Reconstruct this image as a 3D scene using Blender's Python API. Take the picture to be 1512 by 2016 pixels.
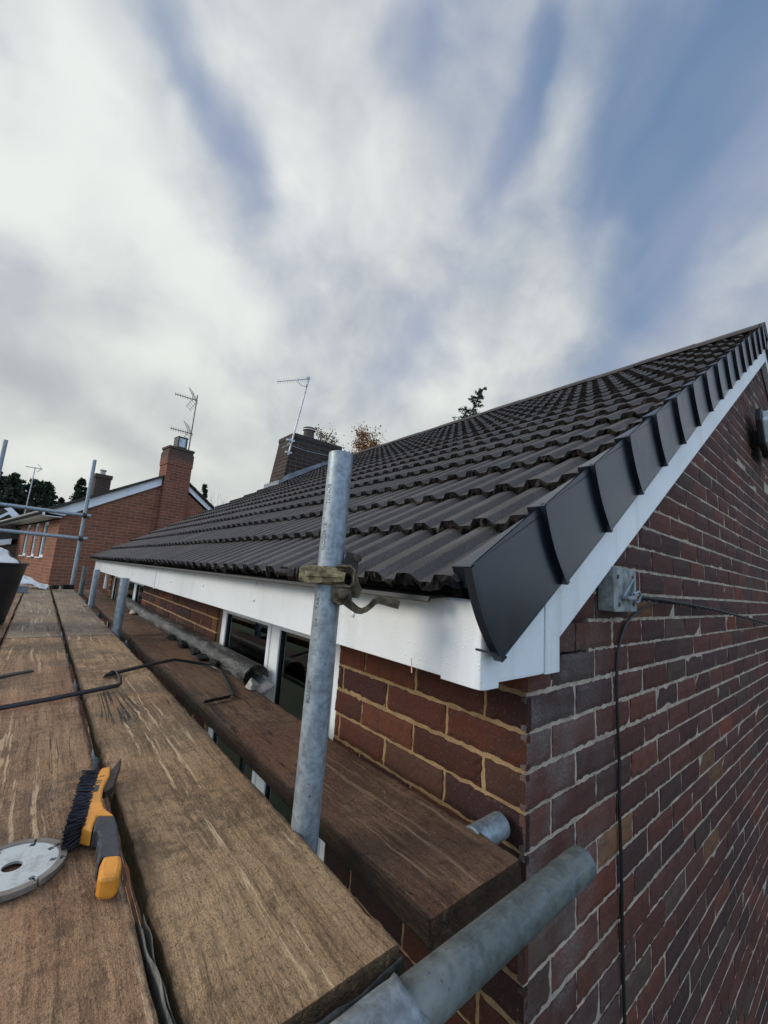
import bpy, bmesh, math, random
import numpy as np
from mathutils import Vector, Matrix

for o in list(bpy.data.objects):
    bpy.data.objects.remove(o)
SC = bpy.context.scene
COL = SC.collection
random.seed(7)
RNG = np.random.default_rng(7)
rad = math.radians

# ------------------------------------------------------------------ camera
cam = bpy.data.cameras.new("camera")
camo = bpy.data.objects.new("camera", cam)
COL.objects.link(camo)
R0 = [[0.7639193, -0.6418463, 0.0667874], [-0.1510109, -0.077184, 0.9855142], [0.6273939, 0.762939, 0.1558882]]
CAMLOC = (-0.8222965, -0.4884614, 0.2269129)
mw = Matrix(((R0[0][0], R0[1][0], -R0[2][0], CAMLOC[0]),
             (R0[0][1], R0[1][1], -R0[2][1], CAMLOC[1]),
             (R0[0][2], R0[1][2], -R0[2][2], CAMLOC[2]), (0, 0, 0, 1)))
camo.matrix_world = mw
cam.sensor_fit = 'VERTICAL'
cam.sensor_height = 24.0
cam.lens = 24.0 * 803.485 / 2016.0
cam.clip_start = 0.02
cam.clip_end = 2000
SC.camera = camo
SC.view_settings.view_transform = 'Standard'
SC.view_settings.look = 'None'
SC.view_settings.exposure = 0.0
SC.view_settings.gamma = 1.0

SUN_EL, SUN_AZ = rad(24), rad(-62)      # azimuth measured from +Y towards +X


# ------------------------------------------------------------------ node helpers
class NB:
    def __init__(self, nt):
        self.nt = nt; self.N = nt.nodes; self.L = nt.links
    def new(self, t, **k):
        n = self.N.new(t)
        for a, b in k.items():
            setattr(n, a, b)
        return n
    def put(self, sock, v):
        if v is None:
            return
        if isinstance(v, bpy.types.NodeSocket):
            self.L.new(v, sock)
        else:
            if sock.type == 'RGBA' and isinstance(v, (tuple, list)) and len(v) == 3:
                v = tuple(v) + (1.0,)
            sock.default_value = v
    def m(self, op, a, b=None, c=None, clamp=False):
        n = self.new('ShaderNodeMath', operation=op, use_clamp=clamp)
        self.put(n.inputs[0], a); self.put(n.inputs[1], b); self.put(n.inputs[2], c)
        return n.outputs[0]
    def vm(self, op, a, b=None, scale=None):
        n = self.new('ShaderNodeVectorMath', operation=op)
        self.put(n.inputs[0], a); self.put(n.inputs[1], b)
        if scale is not None:
            self.put(n.inputs['Scale'], scale)
        return n.outputs['Value'] if op in ('DOT_PRODUCT', 'LENGTH', 'DISTANCE') else n.outputs[0]
    def noise(self, vec, scale=5, detail=3, rough=.5, dist=0, color=False):
        n = self.new('ShaderNodeTexNoise')
        self.put(n.inputs['Vector'], vec)
        n.inputs['Scale'].default_value = scale; n.inputs['Detail'].default_value = detail
        n.inputs['Roughness'].default_value = rough; n.inputs['Distortion'].default_value = dist
        return n.outputs['Color' if color else 'Fac']
    def voro(self, vec, scale=5, feature='F1', out='Distance', rnd=1.0):
        n = self.new('ShaderNodeTexVoronoi', feature=feature)
        self.put(n.inputs['Vector'], vec)
        n.inputs['Scale'].default_value = scale; n.inputs['Randomness'].default_value = rnd
        return n.outputs[out]
    def ramp(self, fac, stops, interp='LINEAR'):
        n = self.new('ShaderNodeValToRGB')
        cr = n.color_ramp; cr.interpolation = interp
        while len(cr.elements) > 1:
            cr.elements.remove(cr.elements[-1])
        for i, (p, c) in enumerate(stops):
            e = cr.elements[0] if i == 0 else cr.elements.new(p)
            e.position = p
            if not isinstance(c, (tuple, list)):
                c = (c, c, c)
            e.color = tuple(c)[:3] + (1.0,)
        self.put(n.inputs[0], fac)
        return n.outputs[0]
    def step(self, v, lo, hi):
        n = self.new('ShaderNodeMapRange', interpolation_type='SMOOTHSTEP')
        self.put(n.inputs[0], v); n.inputs[1].default_value = lo; n.inputs[2].default_value = hi
        return n.outputs[0]
    def mix(self, f, a, b, mode='MIX'):
        n = self.new('ShaderNodeMix', data_type='RGBA', blend_type=mode)
        self.put(n.inputs[0], f); self.put(n.inputs[6], a); self.put(n.inputs[7], b)
        return n.outputs[2]
    def mapping(self, vec, scale=(1, 1, 1), rot=(0, 0, 0), loc=(0, 0, 0)):
        n = self.new('ShaderNodeMapping')
        self.put(n.inputs[0], vec)
        n.inputs['Scale'].default_value = scale; n.inputs['Rotation'].default_value = rot
        n.inputs['Location'].default_value = loc
        return n.outputs[0]
    def xyz(self, v):
        n = self.new('ShaderNodeSeparateXYZ'); self.put(n.inputs[0], v)
        return n.outputs
    def comb(self, x, y, z):
        n = self.new('ShaderNodeCombineXYZ')
        self.put(n.inputs[0], x); self.put(n.inputs[1], y); self.put(n.inputs[2], z)
        return n.outputs[0]
    def obj(self):
        return self.new('ShaderNodeTexCoord').outputs['Object']
    def attr(self, name, out='Color'):
        return self.new('ShaderNodeAttribute', attribute_name=name).outputs[out]
    def rnd(self):
        return self.new('ShaderNodeObjectInfo').outputs['Random']
    def bump(self, h, strength=.5, dist=.01, normal=None):
        n = self.new('ShaderNodeBump')
        n.inputs['Strength'].default_value = strength; n.inputs['Distance'].default_value = dist
        self.put(n.inputs['Height'], h); self.put(n.inputs['Normal'], normal)
        return n.outputs[0]


def mat(name):
    m = bpy.data.materials.new(name); m.use_nodes = True
    nb = NB(m.node_tree)
    bs = m.node_tree.nodes['Principled BSDF']
    def setp(**k):
        names = {'color': 'Base Color', 'rough': 'Roughness', 'metal': 'Metallic', 'normal': 'Normal',
                 'spec': 'Specular IOR Level', 'coat': 'Coat Weight', 'coatr': 'Coat Roughness', 'trans': 'Transmission Weight', 'alpha': 'Alpha'}
        for a, b in k.items():
            nb.put(bs.inputs[names[a]], b)
    return m, nb, setp


def plain(name, color, rough=.6, metal=0, var=.25, vscale=12, bump=.15, bscale=80, bdist=.002, spec=.5):
    m, n, s = mat(name)
    v = n.obj()
    k = n.noise(v, vscale, 4, .6)
    k2 = n.noise(v, bscale, 3, .6)
    c = n.mix(n.step(k, .3, .7), tuple(x * (1 - var) for x in color), tuple(min(1, x * (1 + var)) for x in color))
    s(color=c, rough=n.m('ADD', n.m('MULTIPLY', k, .25), rough - .12), metal=metal, spec=spec,
      normal=n.bump(n.m('ADD', k2, n.m('MULTIPLY', k, .5)), bump, bdist))
    return m


# ------------------------------------------------------------------ world
world = bpy.data.worlds.new("World")
SC.world = world
world.use_nodes = True
W = NB(world.node_tree)
bg = world.node_tree.nodes['Background']
sky = W.new('ShaderNodeTexSky', sky_type='NISHITA')
sky.sun_disc = False
sky.sun_elevation = SUN_EL
sky.sun_rotation = SUN_AZ
sky.air_density = 1.3; sky.dust_density = 1.5; sky.ozone_density = 2.0
d0 = W.new('ShaderNodeTexCoord').outputs['Generated']
warp = W.vm('SUBTRACT', W.noise(d0, 3.2, 4, .55, color=True), (.5, .5, .5))
d = W.vm('ADD', d0, W.vm('SCALE', warp, scale=.11))
dx, dy, dz = W.xyz(d)[:3]
k = W.m('DIVIDE', 1.0, W.m('ADD', W.m('MAXIMUM', dz, 0.0), .22))
a39 = rad(39)
uu = W.m('MULTIPLY', W.m('ADD', W.m('MULTIPLY', dx, math.sin(a39)), W.m('MULTIPLY', dy, math.cos(a39))), k)
vv = W.m('MULTIPLY', W.m('SUBTRACT', W.m('MULTIPLY', dx, math.cos(a39)), W.m('MULTIPLY', dy, math.sin(a39))), k)
streak = W.noise(W.comb(W.m('MULTIPLY', uu, 1.0), W.m('MULTIPLY', vv, 1.7), 3.7), 1.35, 3, .42)
puff = W.noise(d0, 4.6, 5, .5, .35)
puff2 = W.noise(W.vm('ADD', d0, (3.1, 1.7, .4)), 8.5, 4, .5, .3)
fluff = W.m('ADD', W.m('MULTIPLY', puff, .65), W.m('MULTIPLY', puff2, .35))
COVER = [
(-.75, (0.084, 0.652, 0.754), (0.799, 0.352, -0.488), 0.143, (-0.585, 0.644, -0.492), 0.044),
(-0.5, (0.191, 0.67, 0.717), (0.557, 0.497, -0.665), 0.075, (-0.803, 0.527, -0.279), 0.045),
(-0.8, (0.519, 0.348, 0.78), (0.24, 0.775, -0.585), 0.124, (-0.81, 0.492, 0.32), 0.039),
(-0.7, (0.488, 0.262, 0.833), (0.25, 0.861, -0.443), 0.042, (-0.833, 0.425, 0.355), 0.046),
(-0.6, (0.335, 0.395, 0.855), (-0.234, -0.86, 0.453), 0.063, (0.915, -0.352, -0.196), 0.048),
(-0.35, (0.287, 0.449, 0.846), (-0.217, -0.85, 0.48), 0.075, (0.936, -0.322, -0.146), 0.033),
(-1.0, (0.653, 0.089, 0.752), (0.528, 0.525, -0.668), 0.221, (-0.457, 0.838, 0.297), 0.122),
(-0.75, (0.649, 0.242, 0.721), (0.342, 0.704, -0.623), 0.114, (-0.659, 0.652, 0.375), 0.073),
(-0.5, (0.771, 0.182, 0.611), (0.336, 0.612, -0.716), 0.134, (-0.505, 0.759, 0.411), 0.092),
(-0.5, (-0.136, 0.731, 0.669), (0.662, 0.553, -0.506), 0.047, (-0.74, 0.374, -0.559), 0.027),
(-0.45, (0.347, 0.668, 0.659), (0.825, 0.061, -0.562), 0.087, (-0.416, 0.739, -0.53), 0.051),
(-0.3, (0.57, 0.606, 0.556), (0.795, -0.469, -0.385), 0.091, (0.028, 0.662, -0.749), 0.067),
(-0.3, (0.544, 0.722, 0.428), (0.682, -0.148, -0.716), 0.085, (-0.454, 0.682, -0.573), 0.072),
(0.5, (-0.028, 0.737, 0.675), (0.851, 0.287, -0.439), 0.218, (-0.521, 0.566, -0.639), 0.094),
(0.4, (0.278, 0.561, 0.78), (0.574, 0.429, -0.697), 0.286, (-0.733, 0.648, -0.205), 0.108),
(0.45, (0.486, 0.233, 0.843), (0.53, 0.655, -0.538), 0.086, (-0.678, 0.709, 0.195), 0.026),
(0.25, (0.662, 0.359, 0.658), (0.023, 0.803, -0.596), 0.176, (-0.745, 0.411, 0.525), 0.056)]
BRIGHT = [
(0.6, (-0.099, 0.819, 0.565), (0.88, 0.307, -0.362), 0.082, (-0.47, 0.462, -0.752), 0.08),
(0.5, (0.063, 0.79, 0.61), (0.923, 0.121, -0.366), 0.14, (-0.364, 0.587, -0.723), 0.058),
(0.5, (-0.041, 0.71, 0.703), (0.771, 0.445, -0.456), 0.074, (-0.637, 0.523, -0.566), 0.042),
(0.4, (0.212, 0.786, 0.581), (0.953, -0.127, -0.275), 0.113, (-0.143, 0.613, -0.777), 0.068),
(0.35, (0.25, 0.665, 0.704), (0.586, 0.406, -0.701), 0.154, (-0.754, 0.59, -0.289), 0.066),
(0.45, (0.644, 0.607, 0.465), (0.608, -0.793, 0.036), 0.146, (0.391, 0.26, -0.883), 0.104),
(0.35, (0.136, 0.895, 0.426), (0.745, -0.442, 0.5), 0.163, (0.638, 0.25, -0.729), 0.047),
(0.3, (0.253, 0.89, 0.378), (0.954, -0.257, -0.153), 0.09, (-0.039, 0.4, -0.916), 0.063),
(-0.5, (-0.062, 0.948, 0.313), (0.977, -0.08, 0.2), 0.147, (0.215, 0.319, -0.923), 0.049),
(-0.35, (0.018, 0.89, 0.455), (0.983, -0.143, 0.12), 0.109, (0.172, 0.446, -0.879), 0.032),
(-0.3, (0.125, 0.959, 0.253), (0.967, -0.241, 0.08), 0.18, (0.139, 0.236, -0.962), 0.055),
(0.5, (0.0, 0.981, 0.193), (0.992, -0.062, 0.106), 0.081, (0.116, 0.192, -0.975), 0.034),
(0.3, (0.172, 0.952, 0.253), (0.895, -0.103, -0.435), 0.109, (-0.389, 0.301, -0.871), 0.039)]


def blobs(lst, base, gain):
    acc = base
    for w, c, t1, s1, t2, s2 in lst:
        rel = W.vm('SUBTRACT', d, c)
        a = W.m('DIVIDE', W.vm('DOT_PRODUCT', rel, t1), s1 * 1.05)
        b = W.m('DIVIDE', W.vm('DOT_PRODUCT', rel, t2), s2 * 1.05)
        e = W.m('POWER', 2.718, W.m('MULTIPLY', W.m('ADD', W.m('MULTIPLY', a, a), W.m('MULTIPLY', b, b)), -1.0))
        acc = W.m('ADD', acc, W.m('MULTIPLY', e, w * gain))
    return acc


cov = blobs(COVER, .62, 1.0)
cov = W.m('ADD', cov, W.m('MULTIPLY', W.m('SUBTRACT', streak, .5), .7))
cov = W.m('ADD', cov, W.m('MULTIPLY', W.m('SUBTRACT', fluff, .5), 1.9))
# thicker cloud low down and towards the hidden sun on the left, thinner on the right
lowc = W.m('POWER', W.m('SUBTRACT', 1.0, W.m('MINIMUM', W.m('MAXIMUM', dz, 0.0), 1.0)), 3.0)
cov = W.m('ADD', cov, W.m('MULTIPLY', lowc, .75))
side = W.vm('DOT_PRODUCT', d, (-.62, .75, .25))
cov = W.m('ADD', cov, W.m('MULTIPLY', side, .35))
cov = W.step(cov, -.20, 1.12)
bri = blobs(BRIGHT, .36, 1.0)
bri = W.m('ADD', bri, W.m('MULTIPLY', W.m('SUBTRACT', fluff, .5), 2.0))
bri = W.m('ADD', bri, W.m('MULTIPLY', side, .35))
bri = W.step(bri, -.25, 1.35)
CL = 1.0
cloudc = W.mix(bri, (.42, .46, .52), (.84, .87, .85))
cloudc = W.mix(W.step(dz, .1, .75), W.mix(.5, cloudc, W.mix(bri, (.38, .40, .40), (.80, .82, .73))), cloudc)
blue = W.mix(.6, W.mix(1.0, sky.outputs[0], (.10, .10, .105), 'MULTIPLY'), (.20, .32, .52))
veil = W.step(W.noise(W.comb(W.m('MULTIPLY', uu, .5), W.m('MULTIPLY', vv, 1.5), 1.3), 1.9, 4, .5), .32, .68)
blue = W.mix(W.m('MULTIPLY', veil, .7), blue, (.40, .44, .565))
skyc = W.mix(cov, blue, cloudc)
# unseen sky behind the camera, made brighter and bluer to light the gable
back = W.step(W.vm('DOT_PRODUCT', d0, (-.35, -.93, .1)), -.15, .6)
skyc = W.mix(back, skyc, (.74, .95, 1.28))
strength = .1
fin = W.mix(1.0, skyc, (1 / strength,) * 3, 'MULTIPLY')
W.N[fin.node.name].clamp_result = False
W.put(bg.inputs['Color'], fin)
bg.inputs['Strength'].default_value = strength

sun = bpy.data.lights.new("sun", 'SUN')
sun.energy = 2.0; sun.angle = rad(24); sun.color = (1.0, .95, .86)
suno = bpy.data.objects.new("sun", sun); COL.objects.link(suno)
sd = Vector((math.sin(SUN_AZ) * math.cos(SUN_EL), math.cos(SUN_AZ) * math.cos(SUN_EL), math.sin(SUN_EL)))
suno.rotation_euler = sd.to_track_quat('Z', 'Y').to_euler()
suno.location = (-8, 4, 8)


# ------------------------------------------------------------------ mesh helpers
class MB:
    def __init__(self):
        self.v = []; self.f = []; self.c = []; self.mi = []; self.n = 0
    def add(self, verts, faces, col=None, mi=0):
        verts = np.asarray(verts, float).reshape(-1, 3)
        self.v.append(verts)
        for f in faces:
            self.f.append(tuple(int(i) + self.n for i in f)); self.mi.append(mi)
            self.c.append(col)
        self.n += len(verts)
        return self
    def box(self, x0, x1, y0, y1, z0, z1, M=None, **k):
        p = np.array([(x, y, z) for z in (z0, z1) for y in (y0, y1) for x in (x0, x1)], float)
        if M is not None:
            p = xf(M, p)
        return self.add(p, [(0, 2, 3, 1), (4, 5, 7, 6), (0, 1, 5, 4), (2, 6, 7, 3), (0, 4, 6, 2), (1, 3, 7, 5)], **k)
    def prism(self, poly, h0, h1, axes='xy', M=None, **k):
        """polygon in two axes extruded along the third"""
        n = len(poly)
        P = []
        for h in (h0, h1):
            for a, b in poly:
                P.append({'xy': (a, b, h), 'xz': (a, h, b), 'yz': (h, a, b)}[axes])
        P = np.array(P, float)
        if M is not None:
            P = xf(M, P)
        area = sum(poly[i][0] * poly[(i + 1) % n][1] - poly[(i + 1) % n][0] * poly[i][1] for i in range(n))
        fl = (area > 0) ^ (axes == 'xz')
        bot = tuple(range(n)); top = tuple(range(n, 2 * n))
        F = [bot[::-1] if fl else bot, top if fl else top[::-1]]
        for i in range(n):
            j = (i + 1) % n
            q = (i, j, n + j, n + i)
            F.append(q if fl else q[::-1])
        return self.add(P, F, **k)
    def tube(self, pts, r, seg=10, cap=True, closed=False, **k):
        pts = [Vector(p) for p in pts]
        n = len(pts)
        rr = r if isinstance(r, (list, tuple)) else [r] * n
        t0 = (pts[1] - pts[0]).normalized()
        up = Vector((0, 0, 1)) if abs(t0.z) < .9 else Vector((1, 0, 0))
        a = t0.cross(up).normalized()
        V = []; F = []
        for i, p in enumerate(pts):
            t = (pts[min(i + 1, n - 1)] - pts[max(i - 1, 0)]).normalized()
            a = (a - t * a.dot(t)).normalized(); b = t.cross(a)
            for s in range(seg):
                th = 2 * math.pi * s / seg
                V.append(p + (a * math.cos(th) + b * math.sin(th)) * rr[i])
        for i in range(n - 1):
            for s in range(seg):
                s2 = (s + 1) % seg
                F.append((i * seg + s, i * seg + s2, (i + 1) * seg + s2, (i + 1) * seg + s))
        if cap:
            F.append(tuple(range(seg))[::-1]); F.append(tuple((n - 1) * seg + s for s in range(seg)))
        return self.add([tuple(v) for v in V], F, **k)
    def lathe(self, prof, seg=24, M=None, **k):
        V = []; F = []
        n = len(prof)
        for i, (r, z) in enumerate(prof):
            for s in range(seg):
                th = 2 * math.pi * s / seg
                V.append((r * math.cos(th), r * math.sin(th), z))
        for i in range(n - 1):
            for s in range(seg):
                s2 = (s + 1) % seg
                F.append((i * seg + s, i * seg + s2, (i + 1) * seg + s2, (i + 1) * seg + s))
        V = np.array(V)
        if M is not None:
            V = xf(M, V)
        return self.add(V, F, **k)
    def build(self, name, mats, parent=None, smooth=False, bevel=0, loc=None, angle=40):
        me = bpy.data.meshes.new(name)
        V = np.concatenate(self.v) if self.v else np.zeros((0, 3))
        me.from_pydata(V.tolist(), [], self.f)
        if not isinstance(mats, (list, tuple)):
            mats = [mats]
        for m in mats:
            me.materials.append(m)
        if any(self.mi):
            me.polygons.foreach_set('material_index', self.mi)
        if any(c is not None for c in self.c):
            at = me.color_attributes.new('bc', 'FLOAT_COLOR', 'CORNER')
            buf = []
            for f, c in zip(self.f, self.c):
                c = c or (0, 0, 0)
                buf += (list(c) + [1.0]) * len(f)
            at.data.foreach_set('color', buf)
        if smooth:
            me.polygons.foreach_set('use_smooth', [True] * len(me.polygons))
            try:
                me.set_sharp_from_angle(angle=rad(angle))
            except Exception:
                pass
        me.update()
        o = bpy.data.objects.new(name, me)
        COL.objects.link(o)
        if parent is not None:
            o.parent = parent
        if loc is not None:
            o.location = loc
        if bevel:
            b = o.modifiers.new('bevel', 'BEVEL'); b.width = bevel; b.segments = 2; b.limit_method = 'ANGLE'; b.angle_limit = rad(35)
        return o


def xf(M, p):
    p = np.asarray(p, float)
    A = np.array(M)
    return p @ A[:3, :3].T + A[:3, 3]


def tag(o, label, cat, group=None, kind=None):
    o['label'] = label
    if cat:
        o['category'] = cat
    if group:
        o['group'] = group
    if kind:
        o['kind'] = kind
    return o


def thing(name, label, cat, loc=(0, 0, 0), rz=0, group=None):
    o = bpy.data.objects.new(name, None); COL.objects.link(o)
    o.empty_display_size = .1
    o.location = loc; o.rotation_euler = (0, 0, rz)
    return tag(o, label, cat, group)


# ------------------------------------------------------------------ materials
def brick_near(name, mort, dust=.0):
    m, n, s = mat(name)
    v = n.obj()
    base = n.attr('bc')
    k1 = n.noise(v, 22, 5, .62); k2 = n.noise(v, 160, 3, .6); k3 = n.noise(v, 5, 3, .5)
    c = n.mix(n.step(k1, .35, .75), base, n.mix(.5, base, (.035, .022, .022)))
    c = n.mix(n.m('MULTIPLY', n.step(k2, .55, .75), .35), c, (.19, .15, .13))
    c = n.mix(n.m('MULTIPLY', n.step(n.noise(v, 60, 4, .7), .62, .72), .5), c, (.02, .014, .014))
    # pale weathered bloom towards the corner
    x = n.xyz(v)
    if dust:
        near = n.m('SUBTRACT', 1.0, n.step(x[0], .02, .5))
        b = n.m('MULTIPLY', n.m('MULTIPLY', near, n.step(k3, .38, .66)), dust)
        b = n.m('MULTIPLY', b, n.m('ADD', .5, n.m('MULTIPLY', n.step(k2, .4, .6), .7)))
        c = n.mix(b, c, (.16, .145, .13))
    h = n.m('ADD', n.m('MULTIPLY', k1, .6), n.m('MULTIPLY', k2, .35))
    s(color=c, rough=.86, spec=.25, normal=n.bump(h, .55, .004))
    return m


def mortar_mat(name, col):
    m, n, s = mat(name)
    v = n.obj()
    k1 = n.noise(v, 14, 4, .6); k2 = n.noise(v, 240, 3, .7); k3 = n.noise(v, 70, 4, .6)
    c = n.mix(n.step(k1, .3, .7), tuple(x * .72 for x in col), tuple(x * 1.2 for x in col))
    c = n.mix(n.m('MULTIPLY', n.step(k2, .55, .7), .4), c, tuple(x * .4 for x in col))
    s(color=c, rough=.95, spec=.15, normal=n.bump(n.m('ADD', k2, n.m('MULTIPLY', k3, 1.2)), .8, .004))
    return m


def brick_far(name, c1, c2, mort, grime=None, bw=.225, bh=.075):
    """procedural brick on object coordinates, any upright face"""
    m, n, s = mat(name)
    v = n.obj()
    x, y, z = n.xyz(v)[:3]
    nx = n.xyz(n.new('ShaderNodeTexCoord').outputs['Normal'])
    pick = n.m('GREATER_THAN', n.m('ABSOLUTE', nx[0]), .7)
    u = n.m('ADD', n.m('MULTIPLY', x, n.m('SUBTRACT', 1.0, pick)), n.m('MULTIPLY', y, pick))
    b = n.new('ShaderNodeTexBrick')
    n.put(b.inputs['Vector'], n.comb(u, z, 0.0))
    b.inputs['Scale'].default_value = 1.0
    b.inputs['Brick Width'].default_value = bw; b.inputs['Row Height'].default_value = bh
    b.inputs['Mortar Size'].default_value = .006; b.inputs['Mortar Smooth'].default_value = .3
    n.put(b.inputs['Color1'], c1); n.put(b.inputs['Color2'], c2); n.put(b.inputs['Mortar'], mort)
    k = n.noise(v, 2.2, 4, .6); k2 = n.noise(v, 30, 3, .6)
    c = n.mix(n.m('MULTIPLY', n.step(k, .35, .75), .45), b.outputs[0], tuple(t * .55 for t in c1))
    c = n.mix(n.m('MULTIPLY', k2, .3), c, (.05, .035, .03))
    if grime:
        c = n.mix(n.m('MULTIPLY', n.step(z, grime[0], grime[1]), .75), c, (.055, .05, .042))
    h = n.m('SUBTRACT', n.m('MULTIPLY', k2, .4), b.outputs['Fac'])
    s(color=c, rough=.9, spec=.2, normal=n.bump(h, .6, .006))
    return m


def wood(name, dark, mid, light, gouge=None, grit=.6, red=.3, dirty=.6):
    """weathered scaffold board, grain along object Y"""
    m, n, s = mat(name)
    o = n.obj()
    r = n.m('MULTIPLY', n.rnd(), 37.0)
    v = n.vm('ADD', o, n.comb(r, n.m('MULTIPLY', r, 1.7), r))
    w = n.vm('ADD', v, n.vm('SCALE', n.vm('SUBTRACT', n.noise(v, 3, 3, .55, color=True), (.5, .5, .5)), scale=.03))
    g1 = n.noise(n.mapping(w, (30, 2.2, 30)), 1.0, 6, .68)
    g2 = n.noise(n.mapping(w, (120, 7, 120)), 1.0, 5, .65)
    g3 = n.noise(n.mapping(w, (380, 30, 380)), 1.0, 3, .65)
    saw = n.noise(n.mapping(w, (6, 95, 6)), 1.0, 3, .6)
    big = n.noise(n.mapping(v, (1, .6, 1)), 5.5, 6, .66)
    mid_ = n.noise(v, 19, 5, .7)
    spots = n.noise(v, 60, 4, .7)
    fine = n.noise(v, 300, 3, .75)
    c = n.mix(n.step(g1, .30, .70), mid, light)
    c = n.mix(n.m('MULTIPLY', n.step(g2, .48, .70), .6), c, dark)
    c = n.mix(n.m('MULTIPLY', n.step(g3, .54, .70), .45), c, tuple(t * .4 for t in dark))
    c = n.mix(n.m('MULTIPLY', n.step(n.noise(v, 2.6, 4, .6), .46, .66), red), c, (mid[0] * 1.05, mid[1] * .55, mid[2] * .42))
    c = n.mix(n.m('MULTIPLY', n.step(saw, .52, .68), .22), c, tuple(t * .7 for t in dark))
    # trodden-in dirt
    dsum = n.m('ADD', big, n.m('ADD', n.m('MULTIPLY', n.m('SUBTRACT', mid_, .5), .55), n.m('MULTIPLY', n.m('SUBTRACT', spots, .5), .45)))
    dirt = n.step(dsum, .46, .62)
    dcol = n.mix(n.step(fine, .38, .62), tuple(t * .42 for t in dark), (mid[0] * .66, mid[1] * .70, mid[2] * .78))
    c = n.mix(n.m('MULTIPLY', dirt, dirty), c, dcol)
    c = n.mix(n.m('MULTIPLY', n.step(fine, .53, .66), .55), c, tuple(t * .35 for t in dark))
    grain_ = n.noise(v, 125, 4, .75)
    c = n.mix(n.m('MULTIPLY', n.step(grain_, .52, .68), .34), c, tuple(t * .4 for t in dark))
    damp = n.step(n.m('ADD', n.noise(v, 1.9, 3, .6), n.m('MULTIPLY', n.m('SUBTRACT', mid_, .5), .18)), .52, .60)
    c = n.mix(n.m('MULTIPLY', damp, .42), c, tuple(t * .8 for t in dark))
    c = n.mix(n.m('MULTIPLY', n.step(n.noise(n.mapping(w, (200, 60, 200), loc=(1, 5, 0)), 1.0, 3, .7), .58, .70), .4), c, tuple(min(1, t * 1.25) for t in light))
    # pale fresh scuffs, mostly along the grain
    sc1 = n.noise(n.mapping(w, (85, 1.3, 85), loc=(3.1, 0, 0)), 1.0, 3, .5)
    sc2 = n.noise(n.mapping(v, (7, 1.6, 7), loc=(0, 2.3, 0)), 1.0, 3, .6)
    sc3 = n.noise(n.mapping(v, (260, 22, 260)), 1.0, 2, .6)
    scr = n.m('MULTIPLY', n.m('MULTIPLY', n.step(sc1, .585, .64), n.step(sc2, .47, .56)), n.step(sc3, .34, .50))
    c = n.mix(n.m('MULTIPLY', scr, .72), c, (light[0] * 1.45, light[1] * 1.65, light[2] * 1.85))
    x1 = n.noise(n.mapping(w, (150, 9, 150), rot=(0, 0, .35)), 1.0, 2, .5)
    scx = n.m('MULTIPLY', n.step(x1, .655, .69), n.step(sc2, .42, .52))
    c = n.mix(n.m('MULTIPLY', scx, .5), c, light)
    # long cracks
    ck_ = n.noise(n.mapping(w, (46, .55, 46), loc=(9, 4, 0)), 1.0, 2, .4)
    crack = n.m('MULTIPLY', n.m('SUBTRACT', 1.0, n.step(n.m('ABSOLUTE', n.m('SUBTRACT', ck_, .5)), .004, .012)), n.step(n.noise(n.mapping(v, (4, 1, 4)), 1.0, 2, .5), .5, .6))
    c = n.mix(n.m('MULTIPLY', crack, .8), c, tuple(t * .2 for t in dark))
    kn = n.voro(n.mapping(v, (3.2, .9, 3.2)), 1.0)
    knot = n.m('SUBTRACT', 1.0, n.step(kn, .035, .075))
    c = n.mix(n.m('MULTIPLY', knot, .8), c, tuple(t * .3 for t in dark))
    sp = n.m('SUBTRACT', 1.0, n.step(n.voro(v, 62), .07, .16))
    sp = n.m('MULTIPLY', sp, n.step(big, .40, .60))
    c = n.mix(n.m('MULTIPLY', sp, grit), c, (.010, .008, .006))
    # darker arrises, end grain and lower sides
    ox, oy, oz = n.xyz(o)[:3]
    edge = n.step(n.m('ADD', n.m('ABSOLUTE', ox), n.m('MULTIPLY', n.m('SUBTRACT', spots, .5), .012)), .1035, .1115)
    endg = n.m('SUBTRACT', 1.0, n.step(oy, .0015, .0045))
    low = n.m('SUBTRACT', 1.0, n.step(oz, -.016, -.003))
    c = n.mix(n.m('MULTIPLY', n.m('MAXIMUM', n.m('MULTIPLY', edge, .75), n.m('MAXIMUM', n.m('MULTIPLY', endg, .8), n.m('MULTIPLY', low, .55))), n.m('ADD', .6, n.m('MULTIPLY', mid_, .6))), c, tuple(t * .35 for t in dark))
    h = n.m('ADD', n.m('MULTIPLY', g2, .8), n.m('ADD', n.m('MULTIPLY', g1, .8), n.m('MULTIPLY', fine, .8)))
    h = n.m('ADD', h, n.m('ADD', n.m('MULTIPLY', spots, 1.3), n.m('MULTIPLY', mid_, 1.2)))
    h = n.m('SUBTRACT', h, n.m('MULTIPLY', crack, 1.5))
    if gouge:
        rel = n.vm('SUBTRACT', o, gouge)
        rx, ry = n.xyz(rel)[:2]
        rr = n.m('ADD', n.m('POWER', n.m('DIVIDE', rx, .055), 2.0), n.m('POWER', n.m('DIVIDE', ry, .17), 2.0))
        mask = n.m('SUBTRACT', 1.0, n.step(rr, .55, 1.2))
        fan = n.comb(n.m('ADD', rx, n.m('MULTIPLY', n.m('MULTIPLY', rx, ry), 1.6)), ry, 0.0)
        st = n.noise(n.mapping(fan, (120, 3.2, 1), rot=(0, 0, .09)), 1.0, 2, .4)
        br = n.noise(n.mapping(o, (90, 38, 1)), 1.0, 4, .7)
        gg = n.m('MULTIPLY', n.m('MULTIPLY', n.step(st, .50, .555), mask), n.step(br, .34, .5))
        c = n.mix(n.m('MULTIPLY', gg, .95), c, (.012, .007, .005))
        h = n.m('SUBTRACT', h, n.m('MULTIPLY', gg, 3.0))
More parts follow.
